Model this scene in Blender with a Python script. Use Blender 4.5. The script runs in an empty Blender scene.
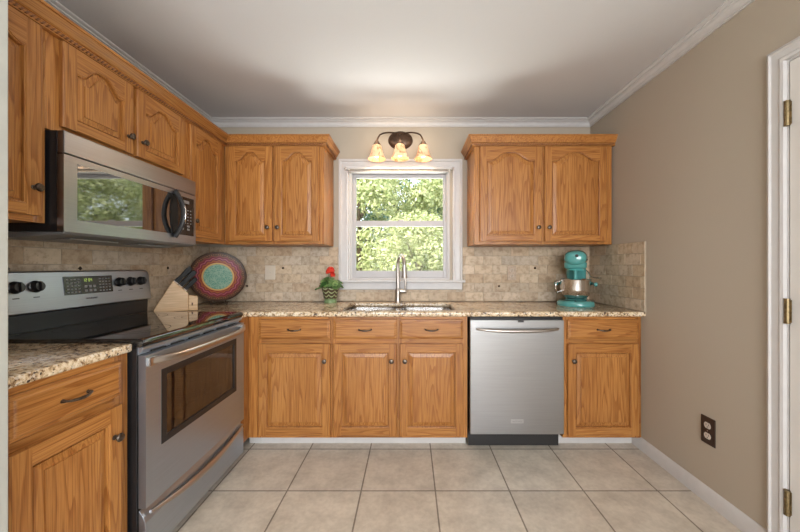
import bpy, bmesh, math, random
from mathutils import Vector, Matrix
random.seed(7)
PI = math.pi
scene = bpy.context.scene
COL = scene.collection

# ------------------------------------------------------------ camera
CAM_H = 1.20
XR_ = 1.515
F_PX = 325.0
cam_d = bpy.data.cameras.new('camera')
cam = bpy.data.objects.new('camera', cam_d)
COL.objects.link(cam)
cam_d.sensor_fit = 'HORIZONTAL'
cam_d.sensor_width = 36.0
cam_d.lens = 36.0 * F_PX / 800.0
cam_d.shift_x = -10.0 / 800.0
cam_d.shift_y = 0.0
cam_d.clip_start = 0.02
cam.location = (0, 0, CAM_H)
cam.rotation_euler = (PI / 2, 0, 0)
scene.camera = cam

# ------------------------------------------------------------ view, world, sun, large lights
scene.view_settings.view_transform = 'Standard'
scene.view_settings.look = 'None'
scene.view_settings.gamma = 1.0
scene.view_settings.use_curve_mapping = False
scene.view_settings.exposure = 0.58
try:
    scene.cycles.use_denoising = True
    scene.cycles.max_bounces = 10
    scene.cycles.diffuse_bounces = 6
    scene.cycles.sample_clamp_indirect = 6.0
    scene.cycles.caustics_reflective = False
    scene.cycles.caustics_refractive = False
except Exception:
    pass

world = bpy.data.worlds.new('sky')
scene.world = world
world.use_nodes = True
wn = world.node_tree
bg = wn.nodes['Background']
bg.inputs['Color'].default_value = (0.80, 0.90, 1.0, 1)
bg.inputs['Strength'].default_value = 2.6


def add_light(name, kind, loc, rot, energy, color, **kw):
    d = bpy.data.lights.new(name, kind)
    d.energy = energy
    d.color = color
    for k, v in kw.items():
        setattr(d, k, v)
    o = bpy.data.objects.new(name, d)
    COL.objects.link(o)
    o.location = loc
    o.rotation_euler = rot
    return o


sun = add_light('sun', 'SUN', (0, 0, 10), (0, 0, 0), 7.5, (1.0, 0.95, 0.84), angle=0.02)
sun.rotation_euler = Vector((0.50, 0.26, -0.83)).to_track_quat('-Z', 'Y').to_euler()
# added fill lamp in the unseen window opening behind the camera
add_light('rear_fill_light', 'AREA', (0.1, -2.93, 1.45), (PI / 2, 0, 0), 88, (0.98, 0.98, 1.0),
          shape='RECTANGLE', size=2.3, size_y=1.5)
add_light('side_fill_light', 'AREA', (XR_ - 0.03, -1.45, 1.35), (0, PI / 2, 0), 48, (0.93, 0.97, 1.0),
          shape='RECTANGLE', size=1.3, size_y=1.3)  # added fill lamp at an unseen side window, brightens the left wall
# added lamp outside below the sill, imitating sunlight bounced up from the ground
lt = add_light('ground_bounce_fill', 'AREA', (-0.08, 3.75, 0.35), (0, 0, 0), 115, (1.0, 0.99, 0.95), shape='RECTANGLE', size=2.6, size_y=1.0)
lt.rotation_euler = Vector((0, -0.62, 0.78)).to_track_quat('-Z', 'Y').to_euler()


# ------------------------------------------------------------ node helpers
def new_mat(name):
    m = bpy.data.materials.new(name)
    m.use_nodes = True
    nt = m.node_tree
    for n in list(nt.nodes):
        nt.nodes.remove(n)
    out = nt.nodes.new('ShaderNodeOutputMaterial')
    b = nt.nodes.new('ShaderNodeBsdfPrincipled')
    nt.links.new(b.outputs[0], out.inputs[0])
    return m, nt, b, out


def setin(node, key, v):
    s = node.inputs[key]
    if hasattr(v, 'is_linked') or hasattr(v, 'links'):
        node.id_data.links.new(v, s)
    else:
        s.default_value = v


def nd(nt, typ, ins=None, **props):
    n = nt.nodes.new(typ)
    for k, v in props.items():
        setattr(n, k, v)
    if ins:
        for k, v in ins.items():
            setin(n, k, v)
    return n


def mth(nt, op, a, b=0.0, c=0.0):
    n = nd(nt, 'ShaderNodeMath', {0: a, 1: b, 2: c}, operation=op)
    return n.outputs[0]


def ramp(nt, fac, stops, interp='LINEAR'):
    n = nt.nodes.new('ShaderNodeValToRGB')
    cr = n.color_ramp
    cr.interpolation = interp
    while len(cr.elements) < len(stops):
        cr.elements.new(0.5)
    for e, (p, c) in zip(cr.elements, stops):
        e.position = p
        e.color = c if len(c) == 4 else (*c, 1)
    nt.links.new(fac, n.inputs[0])
    return n.outputs[0]


def mixc(nt, fac, a, b, mode='MIX'):
    n = nt.nodes.new('ShaderNodeMix')
    n.data_type = 'RGBA'
    n.blend_type = mode
    setin(n, 0, fac)
    for idx, v in ((6, a), (7, b)):
        if hasattr(v, 'links'):
            nt.links.new(v, n.inputs[idx])
        else:
            n.inputs[idx].default_value = (*v, 1) if len(v) == 3 else v
    return n.outputs[2]


def bump(nt, h, strength, dist=0.01):
    n = nd(nt, 'ShaderNodeBump', {'Height': h, 'Strength': strength, 'Distance': dist})
    return n.outputs[0]


def simple(name, color, rough=0.5, metal=0.0, noise=0.0, nscale=20, bmp=0.0, spec=0.5, coat=0.0):
    m, nt, b, out = new_mat(name)
    b.inputs['Roughness'].default_value = rough
    b.inputs['Metallic'].default_value = metal
    b.inputs['Specular IOR Level'].default_value = spec
    b.inputs['Coat Weight'].default_value = coat
    tc = nd(nt, 'ShaderNodeTexCoord')
    n = nd(nt, 'ShaderNodeTexNoise', {'Vector': tc.outputs['Object'], 'Scale': nscale, 'Detail': 4.0})
    if noise > 0:
        lo = tuple(max(0, c * (1 - noise)) for c in color)
        hi = tuple(min(1, c * (1 + noise)) for c in color)
        setin(b, 'Base Color', ramp(nt, n.outputs[0], [(0.3, lo), (0.7, hi)]))
    else:
        b.inputs['Base Color'].default_value = (*color, 1)
    if bmp > 0:
        setin(b, 'Normal', bump(nt, n.outputs[0], bmp, 0.002))
    return m


def oak(name, axis):
    """honey oak; grain runs along local axis 'x', 'y' or 'z'"""
    m, nt, b, out = new_mat(name)
    tc = nd(nt, 'ShaderNodeTexCoord')
    oi = nd(nt, 'ShaderNodeObjectInfo')
    geo = nd(nt, 'ShaderNodeNewGeometry')
    rnd = nd(nt, 'ShaderNodeCombineXYZ', {0: mth(nt, 'MULTIPLY', oi.outputs['Random'], 17.0),
                                          1: mth(nt, 'MULTIPLY', geo.outputs['Random Per Island'], 13.0),
                                          2: mth(nt, 'MULTIPLY', geo.outputs['Random Per Island'], 7.0)})
    off = nd(nt, 'ShaderNodeVectorMath', {0: tc.outputs['Object'], 1: rnd.outputs[0]}, operation='ADD')
    lo = 0.065
    sc = {'x': (lo, 1, 1), 'y': (1, lo, 1), 'z': (1, 1, lo)}[axis]
    mp = nd(nt, 'ShaderNodeMapping', {'Vector': off.outputs[0], 'Scale': sc})
    f2 = 0.02
    sc2 = {'x': (f2, 1, 1), 'y': (1, f2, 1), 'z': (1, 1, f2)}[axis]
    mp2 = nd(nt, 'ShaderNodeMapping', {'Vector': off.outputs[0], 'Scale': sc2})
    n1 = nd(nt, 'ShaderNodeTexNoise', {'Vector': mp.outputs[0], 'Scale': 9.0, 'Detail': 2.5, 'Roughness': 0.5})
    bands = mth(nt, 'FRACT', mth(nt, 'MULTIPLY', n1.outputs[0], 17.0))
    fine = nd(nt, 'ShaderNodeTexNoise', {'Vector': mp2.outputs[0], 'Scale': 260.0, 'Detail': 3.0, 'Roughness': 0.6})
    broad = nd(nt, 'ShaderNodeTexNoise', {'Vector': mp.outputs[0], 'Scale': 9.0, 'Detail': 2.0})
    base = ramp(nt, broad.outputs[0], [(0.3, (0.42, 0.178, 0.045)), (0.7, (0.51, 0.232, 0.064))])
    bl = ramp(nt, bands, [(0.0, (1, 1, 1)), (0.50, (0.97, 0.94, 0.90)), (0.85, (0.66, 0.53, 0.41)), (0.94, (0.64, 0.50, 0.38)), (1.0, (1, 1, 1))])
    c = mixc(nt, 0.85, base, bl, 'MULTIPLY')
    fl = ramp(nt, fine.outputs[0], [(0.38, (0.50, 0.40, 0.32)), (0.54, (1, 1, 1))])
    c = mixc(nt, 0.6, c, fl, 'MULTIPLY')
    tone = mth(nt, 'MULTIPLY_ADD', geo.outputs['Random Per Island'], 0.26, 0.83)
    c = mixc(nt, 1.0, c, nd(nt, 'ShaderNodeCombineColor', {0: tone, 1: tone, 2: tone}).outputs[0], 'MULTIPLY')
    setin(b, 'Base Color', c)
    b.inputs['Roughness'].default_value = 0.36
    b.inputs['Specular IOR Level'].default_value = 0.45
    setin(b, 'Normal', bump(nt, fine.outputs[0], 0.08, 0.002))
    return m


OAK_V, OAK_H, OAK_Y = oak('oak_vertical_grain', 'z'), oak('oak_horizontal_grain', 'x'), oak('oak_depth_grain', 'y')
OAK_V.use_fake_user = True


def granite():
    m, nt, b, out = new_mat('speckled_granite')
    tc = nd(nt, 'ShaderNodeTexCoord')
    v = tc.outputs['Object']
    n1 = nd(nt, 'ShaderNodeTexNoise', {'Vector': v, 'Scale': 58.0, 'Detail': 6.0, 'Roughness': 0.72})
    n2 = nd(nt, 'ShaderNodeTexNoise', {'Vector': v, 'Scale': 9.0, 'Detail': 3.0})
    n3 = nd(nt, 'ShaderNodeTexVoronoi', {'Vector': v, 'Scale': 130.0})
    n4 = nd(nt, 'ShaderNodeTexNoise', {'Vector': v, 'Scale': 75.0, 'Detail': 3.0})
    f = mth(nt, 'ADD', n1.outputs[0], mth(nt, 'MULTIPLY_ADD', n2.outputs[0], 0.35, -0.175))
    c = ramp(nt, f, [(0.335, (0.045, 0.028, 0.02)), (0.395, (0.19, 0.105, 0.055)), (0.46, (0.46, 0.32, 0.18)),
                     (0.54, (0.70, 0.56, 0.38)), (0.68, (0.82, 0.73, 0.57))])
    c = mixc(nt, ramp(nt, n4.outputs[0], [(0.60, (0, 0, 0)), (0.66, (1, 1, 1))]), c, (0.06, 0.04, 0.035))
    c = mixc(nt, mth(nt, 'MULTIPLY', ramp(nt, n3.outputs['Color'], [(0.75, (0, 0, 0)), (0.8, (1, 1, 1))]), 0.5), c, (0.8, 0.74, 0.64))
    setin(b, 'Base Color', c)
    b.inputs['Roughness'].default_value = 0.16
    return m


def travertine():
    m, nt, b, out = new_mat('tumbled_travertine')
    tc = nd(nt, 'ShaderNodeTexCoord')
    geo = nd(nt, 'ShaderNodeNewGeometry')
    v = tc.outputs['Object']
    r = geo.outputs['Random Per Island']
    c = ramp(nt, r, [(0.0, (0.56, 0.43, 0.29)), (0.2, (0.46, 0.38, 0.28)), (0.4, (0.60, 0.48, 0.34)), (0.55, (0.47, 0.35, 0.23)),
                     (0.7, (0.54, 0.43, 0.31)), (0.85, (0.47, 0.40, 0.31)), (1.0, (0.62, 0.50, 0.37))])
    off = nd(nt, 'ShaderNodeCombineXYZ', {0: mth(nt, 'MULTIPLY', r, 9.0), 1: 0.0, 2: mth(nt, 'MULTIPLY', r, 5.0)})
    vv = nd(nt, 'ShaderNodeVectorMath', {0: v, 1: off.outputs[0]}, operation='ADD').outputs[0]
    n = nd(nt, 'ShaderNodeTexNoise', {'Vector': vv, 'Scale': 26.0, 'Detail': 6.0, 'Roughness': 0.65})
    n2 = nd(nt, 'ShaderNodeTexNoise', {'Vector': vv, 'Scale': 90.0, 'Detail': 3.0})
    c = mixc(nt, 0.75, c, ramp(nt, n.outputs[0], [(0.34, (0.60, 0.52, 0.45)), (0.52, (1, 1, 1)), (0.7, (1.15, 1.15, 1.15))]), 'MULTIPLY')
    c = mixc(nt, mth(nt, 'MULTIPLY', ramp(nt, n2.outputs[0], [(0.30, (1, 1, 1)), (0.36, (0, 0, 0))]), 0.6), c, (0.2, 0.14, 0.09))
    setin(b, 'Base Color', c)
    b.inputs['Roughness'].default_value = 0.55
    setin(b, 'Normal', bump(nt, n2.outputs[0], 0.35, 0.002))
    return m


def floor_tiles():
    m, nt, b, out = new_mat('ceramic_floor_tiles')
    T = 0.3955
    tc = nd(nt, 'ShaderNodeTexCoord')
    mp = nd(nt, 'ShaderNodeMapping', {'Vector': tc.outputs['Object'], 'Location': (-0.135 + 20 * T, -2.130 + 20 * T, 0)})
    br = nd(nt, 'ShaderNodeTexBrick', {'Vector': mp.outputs[0], 'Scale': 1.0, 'Mortar Size': 0.0045, 'Mortar Smooth': 0.25,
                                       'Brick Width': T, 'Row Height': T, 'Bias': 0.0,
                                       'Color1': (0.60, 0.55, 0.47, 1), 'Color2': (0.67, 0.62, 0.53, 1), 'Mortar': (0.27, 0.235, 0.19, 1)},
            offset=0.0, squash=1.0)
    n = nd(nt, 'ShaderNodeTexNoise', {'Vector': tc.outputs['Object'], 'Scale': 7.0, 'Detail': 6.0, 'Roughness': 0.65})
    n2 = nd(nt, 'ShaderNodeTexNoise', {'Vector': tc.outputs['Object'], 'Scale': 45.0, 'Detail': 4.0})
    c = mixc(nt, 0.8, br.outputs['Color'], ramp(nt, n.outputs[0], [(0.32, (0.72, 0.69, 0.66)), (0.6, (1.04, 1.02, 1.0))]), 'MULTIPLY')
    c = mixc(nt, 0.4, c, ramp(nt, n2.outputs[0], [(0.35, (0.78, 0.76, 0.73)), (0.6, (1, 1, 1))]), 'MULTIPLY')
    setin(b, 'Base Color', c)
    setin(b, 'Roughness', ramp(nt, br.outputs['Fac'], [(0, (0.36,) * 3), (1, (0.8,) * 3)]))
    h = mth(nt, 'ADD', mth(nt, 'MULTIPLY', br.outputs['Fac'], -1.0), mth(nt, 'MULTIPLY', n2.outputs[0], 0.12))
    setin(b, 'Normal', bump(nt, h, 0.5, 0.003))
    return m


def stainless(name, axis, color=(0.66, 0.65, 0.64), rough=0.27):
    m, nt, b, out = new_mat(name)
    tc = nd(nt, 'ShaderNodeTexCoord')
    sc = {'x': (0.01, 1, 1), 'y': (1, 0.01, 1), 'z': (1, 1, 0.01)}[axis]
    mp = nd(nt, 'ShaderNodeMapping', {'Vector': tc.outputs['Object'], 'Scale': sc})
    n = nd(nt, 'ShaderNodeTexNoise', {'Vector': mp.outputs[0], 'Scale': 400.0, 'Detail': 2.0})
    setin(b, 'Base Color', ramp(nt, n.outputs[0], [(0.3, tuple(c * 0.9 for c in color)), (0.7, color)]))
    b.inputs['Metallic'].default_value = 1.0
    b.inputs['Roughness'].default_value = rough
    setin(b, 'Normal', bump(nt, n.outputs[0], 0.05, 0.001))
    return m


def wall_paint(name, color, scale=180, s=0.12):
    m, nt, b, out = new_mat(name)
    tc = nd(nt, 'ShaderNodeTexCoord')
    n = nd(nt, 'ShaderNodeTexNoise', {'Vector': tc.outputs['Object'], 'Scale': scale, 'Detail': 3.0})
    b.inputs['Base Color'].default_value = (*color, 1)
    b.inputs['Roughness'].default_value = 0.75
    b.inputs['Specular IOR Level'].default_value = 0.25
    setin(b, 'Normal', bump(nt, n.outputs[0], s, 0.002))
    return m


def coated_glass(name, refl=0.3, tint=(0.01, 0.01, 0.01), rough=0.03, clear=0.0):
    """dark mirror-coated appliance glass: part mirror, part dark, part see-through"""
    m, nt, b, out = new_mat(name)
    b.inputs['Base Color'].default_value = (*tint, 1)
    b.inputs['Roughness'].default_value = rough
    gl = nd(nt, 'ShaderNodeBsdfGlossy', {'Color': (0.9, 0.88, 0.85, 1), 'Roughness': rough})
    body = b.outputs[0]
    if clear > 0:
        tr = nd(nt, 'ShaderNodeBsdfTransparent', {'Color': (0.7, 0.7, 0.7, 1)})
        mx = nd(nt, 'ShaderNodeMixShader', {0: clear, 1: body, 2: tr.outputs[0]})
        body = mx.outputs[0]
    mx = nd(nt, 'ShaderNodeMixShader', {0: refl, 1: body, 2: gl.outputs[0]})
    nt.links.new(mx.outputs[0], out.inputs[0])
    return m


def pane_glass():
    m, nt, b, out = new_mat('window_glass')
    tr = nd(nt, 'ShaderNodeBsdfTransparent', {'Color': (0.97, 0.98, 0.97, 1)})
    gl = nd(nt, 'ShaderNodeBsdfGlossy', {'Color': (1, 1, 1, 1), 'Roughness': 0.01})
    fr = nd(nt, 'ShaderNodeFresnel', {'IOR': 1.13})
    mx = nd(nt, 'ShaderNodeMixShader', {0: fr.outputs[0], 1: tr.outputs[0], 2: gl.outputs[0]})
    nt.links.new(mx.outputs[0], out.inputs[0])
    return m


def emissive(name, base, col, strength, rough=0.5):
    m, nt, b, out = new_mat(name)
    b.inputs['Base Color'].default_value = (*base, 1)
    b.inputs['Emission Color'].default_value = (*col, 1)
    b.inputs['Emission Strength'].default_value = strength
    b.inputs['Roughness'].default_value = rough
    return m


def leaf_mat(name, c1, c2, trans=0.35):
    m, nt, b, out = new_mat(name)
    geo = nd(nt, 'ShaderNodeNewGeometry')
    c = ramp(nt, geo.outputs['Random Per Island'], [(0, c1), (1, c2)])
    setin(b, 'Base Color', c)
    b.inputs['Roughness'].default_value = 0.5
    t = nd(nt, 'ShaderNodeBsdfTranslucent', {'Color': c})
    mx = nd(nt, 'ShaderNodeMixShader', {0: trans, 1: b.outputs[0], 2: t.outputs[0]})
    nt.links.new(mx.outputs[0], out.inputs[0])
    return m


GRANITE, TRAV, FLOOR = granite(), travertine(), floor_tiles()
GROUT = simple('tile_grout', (0.40, 0.335, 0.255), 0.9, noise=0.1)
WALL = wall_paint('taupe_wall_paint', (0.44, 0.382, 0.308))
CEIL = wall_paint('textured_ceiling_paint', (0.62, 0.615, 0.625), 90, 0.35)
WHITE = simple('white_trim_paint', (0.58, 0.565, 0.555), 0.38, noise=0.03)
DOORW = simple('white_door_paint', (0.70, 0.68, 0.65), 0.4, noise=0.03, nscale=6)
SASH = simple('vinyl_sash', (0.46, 0.45, 0.46), 0.4, noise=0.02)
STEEL_H, STEEL_V = stainless('brushed_steel_horizontal', 'x', (0.37, 0.39, 0.43), 0.28), stainless('brushed_steel_vertical', 'z')
STEEL_R = stainless('brushed_steel_range', 'x', (0.48, 0.54, 0.62), 0.42)
STEEL_DW = stainless('brushed_steel_dishwasher', 'x', (0.405, 0.405, 0.41), 0.33)
CHROME = simple('polished_steel', (0.72, 0.70, 0.68), 0.14, 1.0)
NICKEL = simple('brushed_nickel', (0.50, 0.46, 0.42), 0.28, 1.0)
BRASS = simple('aged_brass', (0.27, 0.205, 0.11), 0.42, 1.0, noise=0.35, nscale=90)
PEWTER = simple('dark_pewter', (0.12, 0.095, 0.075), 0.35, 0.9, noise=0.3, nscale=120)
BRONZE = simple('oil_rubbed_bronze', (0.075, 0.045, 0.03), 0.38, 0.7, noise=0.3, nscale=60)
BLACK = simple('black_enamel', (0.012, 0.012, 0.013), 0.28)
BLACKM = simple('black_plastic', (0.02, 0.019, 0.019), 0.45)
COOK = simple('black_ceramic_glass', (0.010, 0.010, 0.011), 0.05, spec=0.8, coat=0.6)
RINGM = simple('burner_ring_print', (0.07, 0.07, 0.072), 0.25)
DGLASS = coated_glass('microwave_door_glass', 0.20)
OGLASS = coated_glass('oven_door_glass', 0.12, clear=0.5)
PANELG = coated_glass('black_control_glass', 0.02, rough=0.2)
GLASS = pane_glass()
BTN = simple('grey_button_print', (0.25, 0.25, 0.25), 0.6)
BTND = simple('dim_button_print', (0.20, 0.20, 0.20), 0.6)
OVENIN = simple('oven_enamel', (0.06, 0.058, 0.055), 0.4, noise=0.3, nscale=40)
LCD = emissive('green_clock_digits', (0.02, 0.03, 0.0), (0.55, 0.75, 0.15), 0.7)
TEAL = simple('aqua_enamel', (0.085, 0.32, 0.305), 0.16, coat=0.5)
TEALD = simple('aqua_plastic', (0.10, 0.42, 0.40), 0.3)
WOODB = None


def maple():
    m, nt, b, out = new_mat('pale_block_wood')
    tc = nd(nt, 'ShaderNodeTexCoord')
    mp = nd(nt, 'ShaderNodeMapping', {'Vector': tc.outputs['Object'], 'Rotation': (0, math.radians(-50), 0), 'Scale': (0.08, 1, 1)})
    n = nd(nt, 'ShaderNodeTexNoise', {'Vector': mp.outputs[0], 'Scale': 110.0, 'Detail': 3.0})
    setin(b, 'Base Color', ramp(nt, n.outputs[0], [(0.3, (0.50, 0.31, 0.15)), (0.7, (0.68, 0.47, 0.26))]))
    b.inputs['Roughness'].default_value = 0.45
    return m


MAPLE = maple()
KNIFEB = simple('black_knife_handle', (0.010, 0.010, 0.010), 0.55, spec=0.25)


# ------------------------------------------------------------ mesh helper
class MB:
    def __init__(self):
        self.v, self.f, self.m = [], [], []

    def add(self, vs, fs, mat=0):
        o = len(self.v)
        self.v += [tuple(p) for p in vs]
        for f in fs:
            self.f.append(tuple(i + o for i in f))
            self.m.append(mat)
        return self

    def box(self, x0, x1, y0, y1, z0, z1, mat=0):
        vs = [(x0, y0, z0), (x1, y0, z0), (x1, y1, z0), (x0, y1, z0), (x0, y0, z1), (x1, y0, z1), (x1, y1, z1), (x0, y1, z1)]
        return self.add(vs, [(0, 3, 2, 1), (4, 5, 6, 7), (0, 1, 5, 4), (1, 2, 6, 5), (2, 3, 7, 6), (3, 0, 4, 7)], mat)

    def prism(self, pts, axis, a0, a1, mat=0):
        """extrude a 2D polygon; axis 'x': pts=(y,z), 'y': pts=(x,z), 'z': pts=(x,y)"""
        def P(p, a):
            return {'x': (a, p[0], p[1]), 'y': (p[0], a, p[1]), 'z': (p[0], p[1], a)}[axis]
        n = len(pts)
        vs = [P(p, a0) for p in pts] + [P(p, a1) for p in pts]
        fs = [tuple(range(n))[::-1], tuple(range(n, 2 * n))]
        for i in range(n):
            j = (i + 1) % n
            fs.append((i, j, j + n, i + n))
        return self.add(vs, fs, mat)

    def lathe(self, prof, M=None, seg=24, mat=0, sx=1.0, sy=1.0):
        """profile (r, z) about local z, placed by matrix M"""
        M = M or Matrix()
        vs, fs = [], []
        n = len(prof)
        for k in range(seg):
            a = 2 * PI * k / seg
            for r, z in prof:
                vs.append(M @ Vector((r * math.cos(a) * sx, r * math.sin(a) * sy, z)))
        for k in range(seg):
            k2 = (k + 1) % seg
            for i in range(n - 1):
                fs.append((k * n + i, k2 * n + i, k2 * n + i + 1, k * n + i + 1))
        if prof[0][0] > 1e-6:
            fs.append(tuple(k * n for k in range(seg))[::-1])
        if prof[-1][0] > 1e-6:
            fs.append(tuple(k * n + n - 1 for k in range(seg)))
        return self.add(vs, fs, mat)

    def tube(self, path, r, seg=10, mat=0, sx=1.0, up=None):
        P = [Vector(p) for p in path]
        rs = r if isinstance(r, (list, tuple)) else [r] * len(P)
        vs, fs = [], []
        ref = Vector(up) if up else None
        prev = None
        for i, p in enumerate(P):
            t = (P[min(i + 1, len(P) - 1)] - P[max(i - 1, 0)]).normalized()
            if prev is None:
                a = ref if ref else (Vector((0, 0, 1)) if abs(t.z) < 0.9 else Vector((1, 0, 0)))
                u = (a - t * a.dot(t)).normalized()
            else:
                u = (prev - t * prev.dot(t)).normalized()
            prev = u
            w = t.cross(u)
            for k in range(seg):
                an = 2 * PI * k / seg
                vs.append(p + u * math.cos(an) * rs[i] * sx + w * math.sin(an) * rs[i])
        for i in range(len(P) - 1):
            for k in range(seg):
                k2 = (k + 1) % seg
                fs.append((i * seg + k, i * seg + k2, (i + 1) * seg + k2, (i + 1) * seg + k))
        fs.append(tuple(range(seg))[::-1])
        fs.append(tuple((len(P) - 1) * seg + k for k in range(seg)))
        return self.add(vs, fs, mat)

    def ell(self, c, rx, ry, rz, seg=20, rings=12, mat=0, M=None):
        prof = [(math.sin(PI * i / rings), -math.cos(PI * i / rings)) for i in range(rings + 1)]
        prof[0] = (0.0, -1.0)
        prof[-1] = (0.0, 1.0)
        T = Matrix.Translation(c) @ (M or Matrix()) @ Matrix.Diagonal((rx, ry, rz, 1))
        return self.lathe(prof, T, seg, mat)

    def build(self, name, mats, parent=None, bevel=0.0, smooth=None, seg=2, recalc=True):
        me = bpy.data.meshes.new(name)
        bm = bmesh.new()
        bv = [bm.verts.new(p) for p in self.v]
        for f, mi in zip(self.f, self.m):
            try:
                nf = bm.faces.new([bv[i] for i in f])
                nf.material_index = mi
            except ValueError:
                pass
        bmesh.ops.remove_doubles(bm, verts=[v for v in bm.verts], dist=1e-7) if not bevel else None
        if recalc:
            bmesh.ops.recalc_face_normals(bm, faces=bm.faces)
        bm.to_mesh(me)
        bm.free()
        if not isinstance(mats, (list, tuple)):
            mats = [mats]
        for m in mats:
            me.materials.append(m)
        if smooth is not None:
            me.polygons.foreach_set('use_smooth', [True] * len(me.polygons))
            me.set_sharp_from_angle(angle=math.radians(smooth))
        o = bpy.data.objects.new(name, me)
        COL.objects.link(o)
        if parent:
            o.parent = parent
        if bevel:
            b = o.modifiers.new('bevel', 'BEVEL')
            b.width = bevel
            b.segments = seg
            b.limit_method = 'ANGLE'
            b.angle_limit = math.radians(40)
        return o


def empty(name, loc=(0, 0, 0), rz=0.0):
    o = bpy.data.objects.new(name, None)
    o.empty_display_size = 0.1
    COL.objects.link(o)
    o.location = loc
    o.rotation_euler = (0, 0, rz)
    return o


def tag(o, label=None, cat=None, group=None, kind=None):
    if label:
        o['label'] = label
    if cat:
        o['category'] = cat
    if group:
        o['group'] = group
    if kind:
        o['kind'] = kind
    return o


def struct(o):
    o['kind'] = 'structure'
    return o


def children_of(o):
    return [c for c in bpy.data.objects if c.parent == o]


def copy_tree(o, parent=None):
    kids = children_of(o)
    c = o.copy()
    COL.objects.link(c)
    if parent:
        c.parent = parent
    for k in kids:
        copy_tree(k, c)
    return c


# ============================================================ THE ROOM
XL, XR, YB, ZC = -1.685, 1.515, 2.73, 2.422
RX0, RY0 = -3.0, -3.0        # the adjoining area behind the camera
WT = 0.14
YS0, YS1, XS = 0.66, 0.795, -0.981   # short wall end at the left of the opening

struct(MB().box(RX0 - WT, XR + WT, RY0 - WT, YB + WT, -0.10, 0.0).build('floor', FLOOR))
struct(MB().box(RX0 - WT, XR + WT, RY0 - WT, YB + WT, ZC, ZC + 0.12).build('ceiling', CEIL))
# back wall with window opening
WX0, WX1, WZ0, WZ1 = -0.513, 0.333, 1.085, 2.003
b = MB()
b.box(XL - WT, WX0, YB, YB + WT, 0, ZC).box(WX1, XR + WT, YB, YB + WT, 0, ZC)
b.box(WX0, WX1, YB, YB + WT, 0, WZ0).box(WX0, WX1, YB, YB + WT, WZ1, ZC)
struct(b.build('wall_back', WALL))
struct(MB().box(XL - WT, XL, YS1, YB, 0, ZC).build('wall_left', WALL))
# short wall that ends beside the camera, with its painted end casing
b = MB()
b.box(RX0, XS - 0.02, YS0, YS1, 0, ZC)
struct(b.build('wall_front', WALL))
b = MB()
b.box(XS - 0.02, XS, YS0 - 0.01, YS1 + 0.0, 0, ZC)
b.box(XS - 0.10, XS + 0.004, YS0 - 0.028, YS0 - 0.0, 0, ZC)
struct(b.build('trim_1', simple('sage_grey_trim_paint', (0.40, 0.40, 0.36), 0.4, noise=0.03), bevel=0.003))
# right wall with door opening
DY0, DY1, DZ = 0.50, 1.318, 2.036
b = MB()
b.box(XR, XR + WT, DY1, YB, 0, ZC).box(XR, XR + WT, RY0, -2.1, 0, ZC).box(XR, XR + WT, -0.8, DY0, 0, ZC)
b.box(XR, XR + WT, -2.1, -0.8, 0, 0.7).box(XR, XR + WT, -2.1, -0.8, 2.0, ZC).box(XR, XR + WT, DY0, DY1, DZ, ZC)
struct(b.build('wall_right', WALL))
# rear walls with a wide unseen window, added for the rear fill light
b = MB()
rwx0, rwx1, rwz0, rwz1 = -1.1, 1.3, 0.60, 2.25
b.box(RX0 - WT, rwx0, RY0 - WT, RY0, 0, ZC).box(rwx1, XR + WT, RY0 - WT, RY0, 0, ZC)
b.box(rwx0, rwx1, RY0 - WT, RY0, 0, rwz0).box(rwx0, rwx1, RY0 - WT, RY0, rwz1, ZC)
struct(b.build('wall_rear', WALL))
struct(MB().box(RX0 - WT, RX0, RY0, YS1, 0, ZC).build('wall_side', WALL))
w2 = struct(empty('window_2_added', (0, RY0, 0)))
b = MB()
b.box(rwx0 - 0.08, rwx0, 0, 0.02, rwz0 - 0.08, rwz1 + 0.08).box(rwx1, rwx1 + 0.08, 0, 0.02, rwz0 - 0.08, rwz1 + 0.08)
b.box(rwx0, rwx1, 0, 0.02, rwz1, rwz1 + 0.08).box(rwx0, rwx1, 0, 0.02, rwz0 - 0.08, rwz0)
b.build('casing', WHITE, w2)
b = MB()
b.box(rwx0, rwx1, -0.10, -0.06, rwz0, rwz0 + 0.05).box(rwx0, rwx1, -0.10, -0.06, rwz1 - 0.05, rwz1)
for x in (rwx0, 0.075, rwx1 - 0.05):
    b.box(x, x + 0.05, -0.10, -0.06, rwz0 + 0.05, rwz1 - 0.05)
b.build('window_frame', WHITE, w2)
MB().box(rwx0 + 0.05, rwx1 - 0.05, -0.085, -0.080, rwz0 + 0.05, rwz1 - 0.05).build('pane', GLASS, w2)

w3 = struct(empty('window_3_added', (XR, -1.45, 0)))  # unseen window, added to go with the side fill lamp
b = MB()
b.box(-0.018, 0, -0.73, -0.65, 0.62, 2.08).box(-0.018, 0, 0.65, 0.73, 0.62, 2.08)
b.box(-0.018, 0, -0.65, 0.65, 2.0, 2.08).box(-0.018, 0, -0.65, 0.65, 0.62, 0.70)
b.build('casing', WHITE, w3)
b = MB()
for z in (0.70, 1.33, 1.95):
    b.box(0.06, 0.10, -0.65, 0.65, z, z + 0.05)
for y in (-0.65, 0.60):
    b.box(0.06, 0.10, y, y + 0.05, 0.75, 1.95)
b.build('window_frame', WHITE, w3)
MB().box(0.078, 0.082, -0.60, 0.60, 0.75, 1.95).build('pane', GLASS, w3)

# white crown moulding at the ceiling
prof = [(0, 0), (0, -0.056), (0.010, -0.056), (0.010, -0.047), (0.014, -0.047), (0.016, -0.034), (0.026, -0.022), (0.040, -0.018), (0.040, -0.012), (0.054, -0.009), (0.058, -0.006), (0.058, 0)]


def crown_strip(name, prof, M, L, mat):
    """profile (out, up) swept along local x; M places it, both ends mitred by a slope (out per metre)"""
    return None


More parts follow.
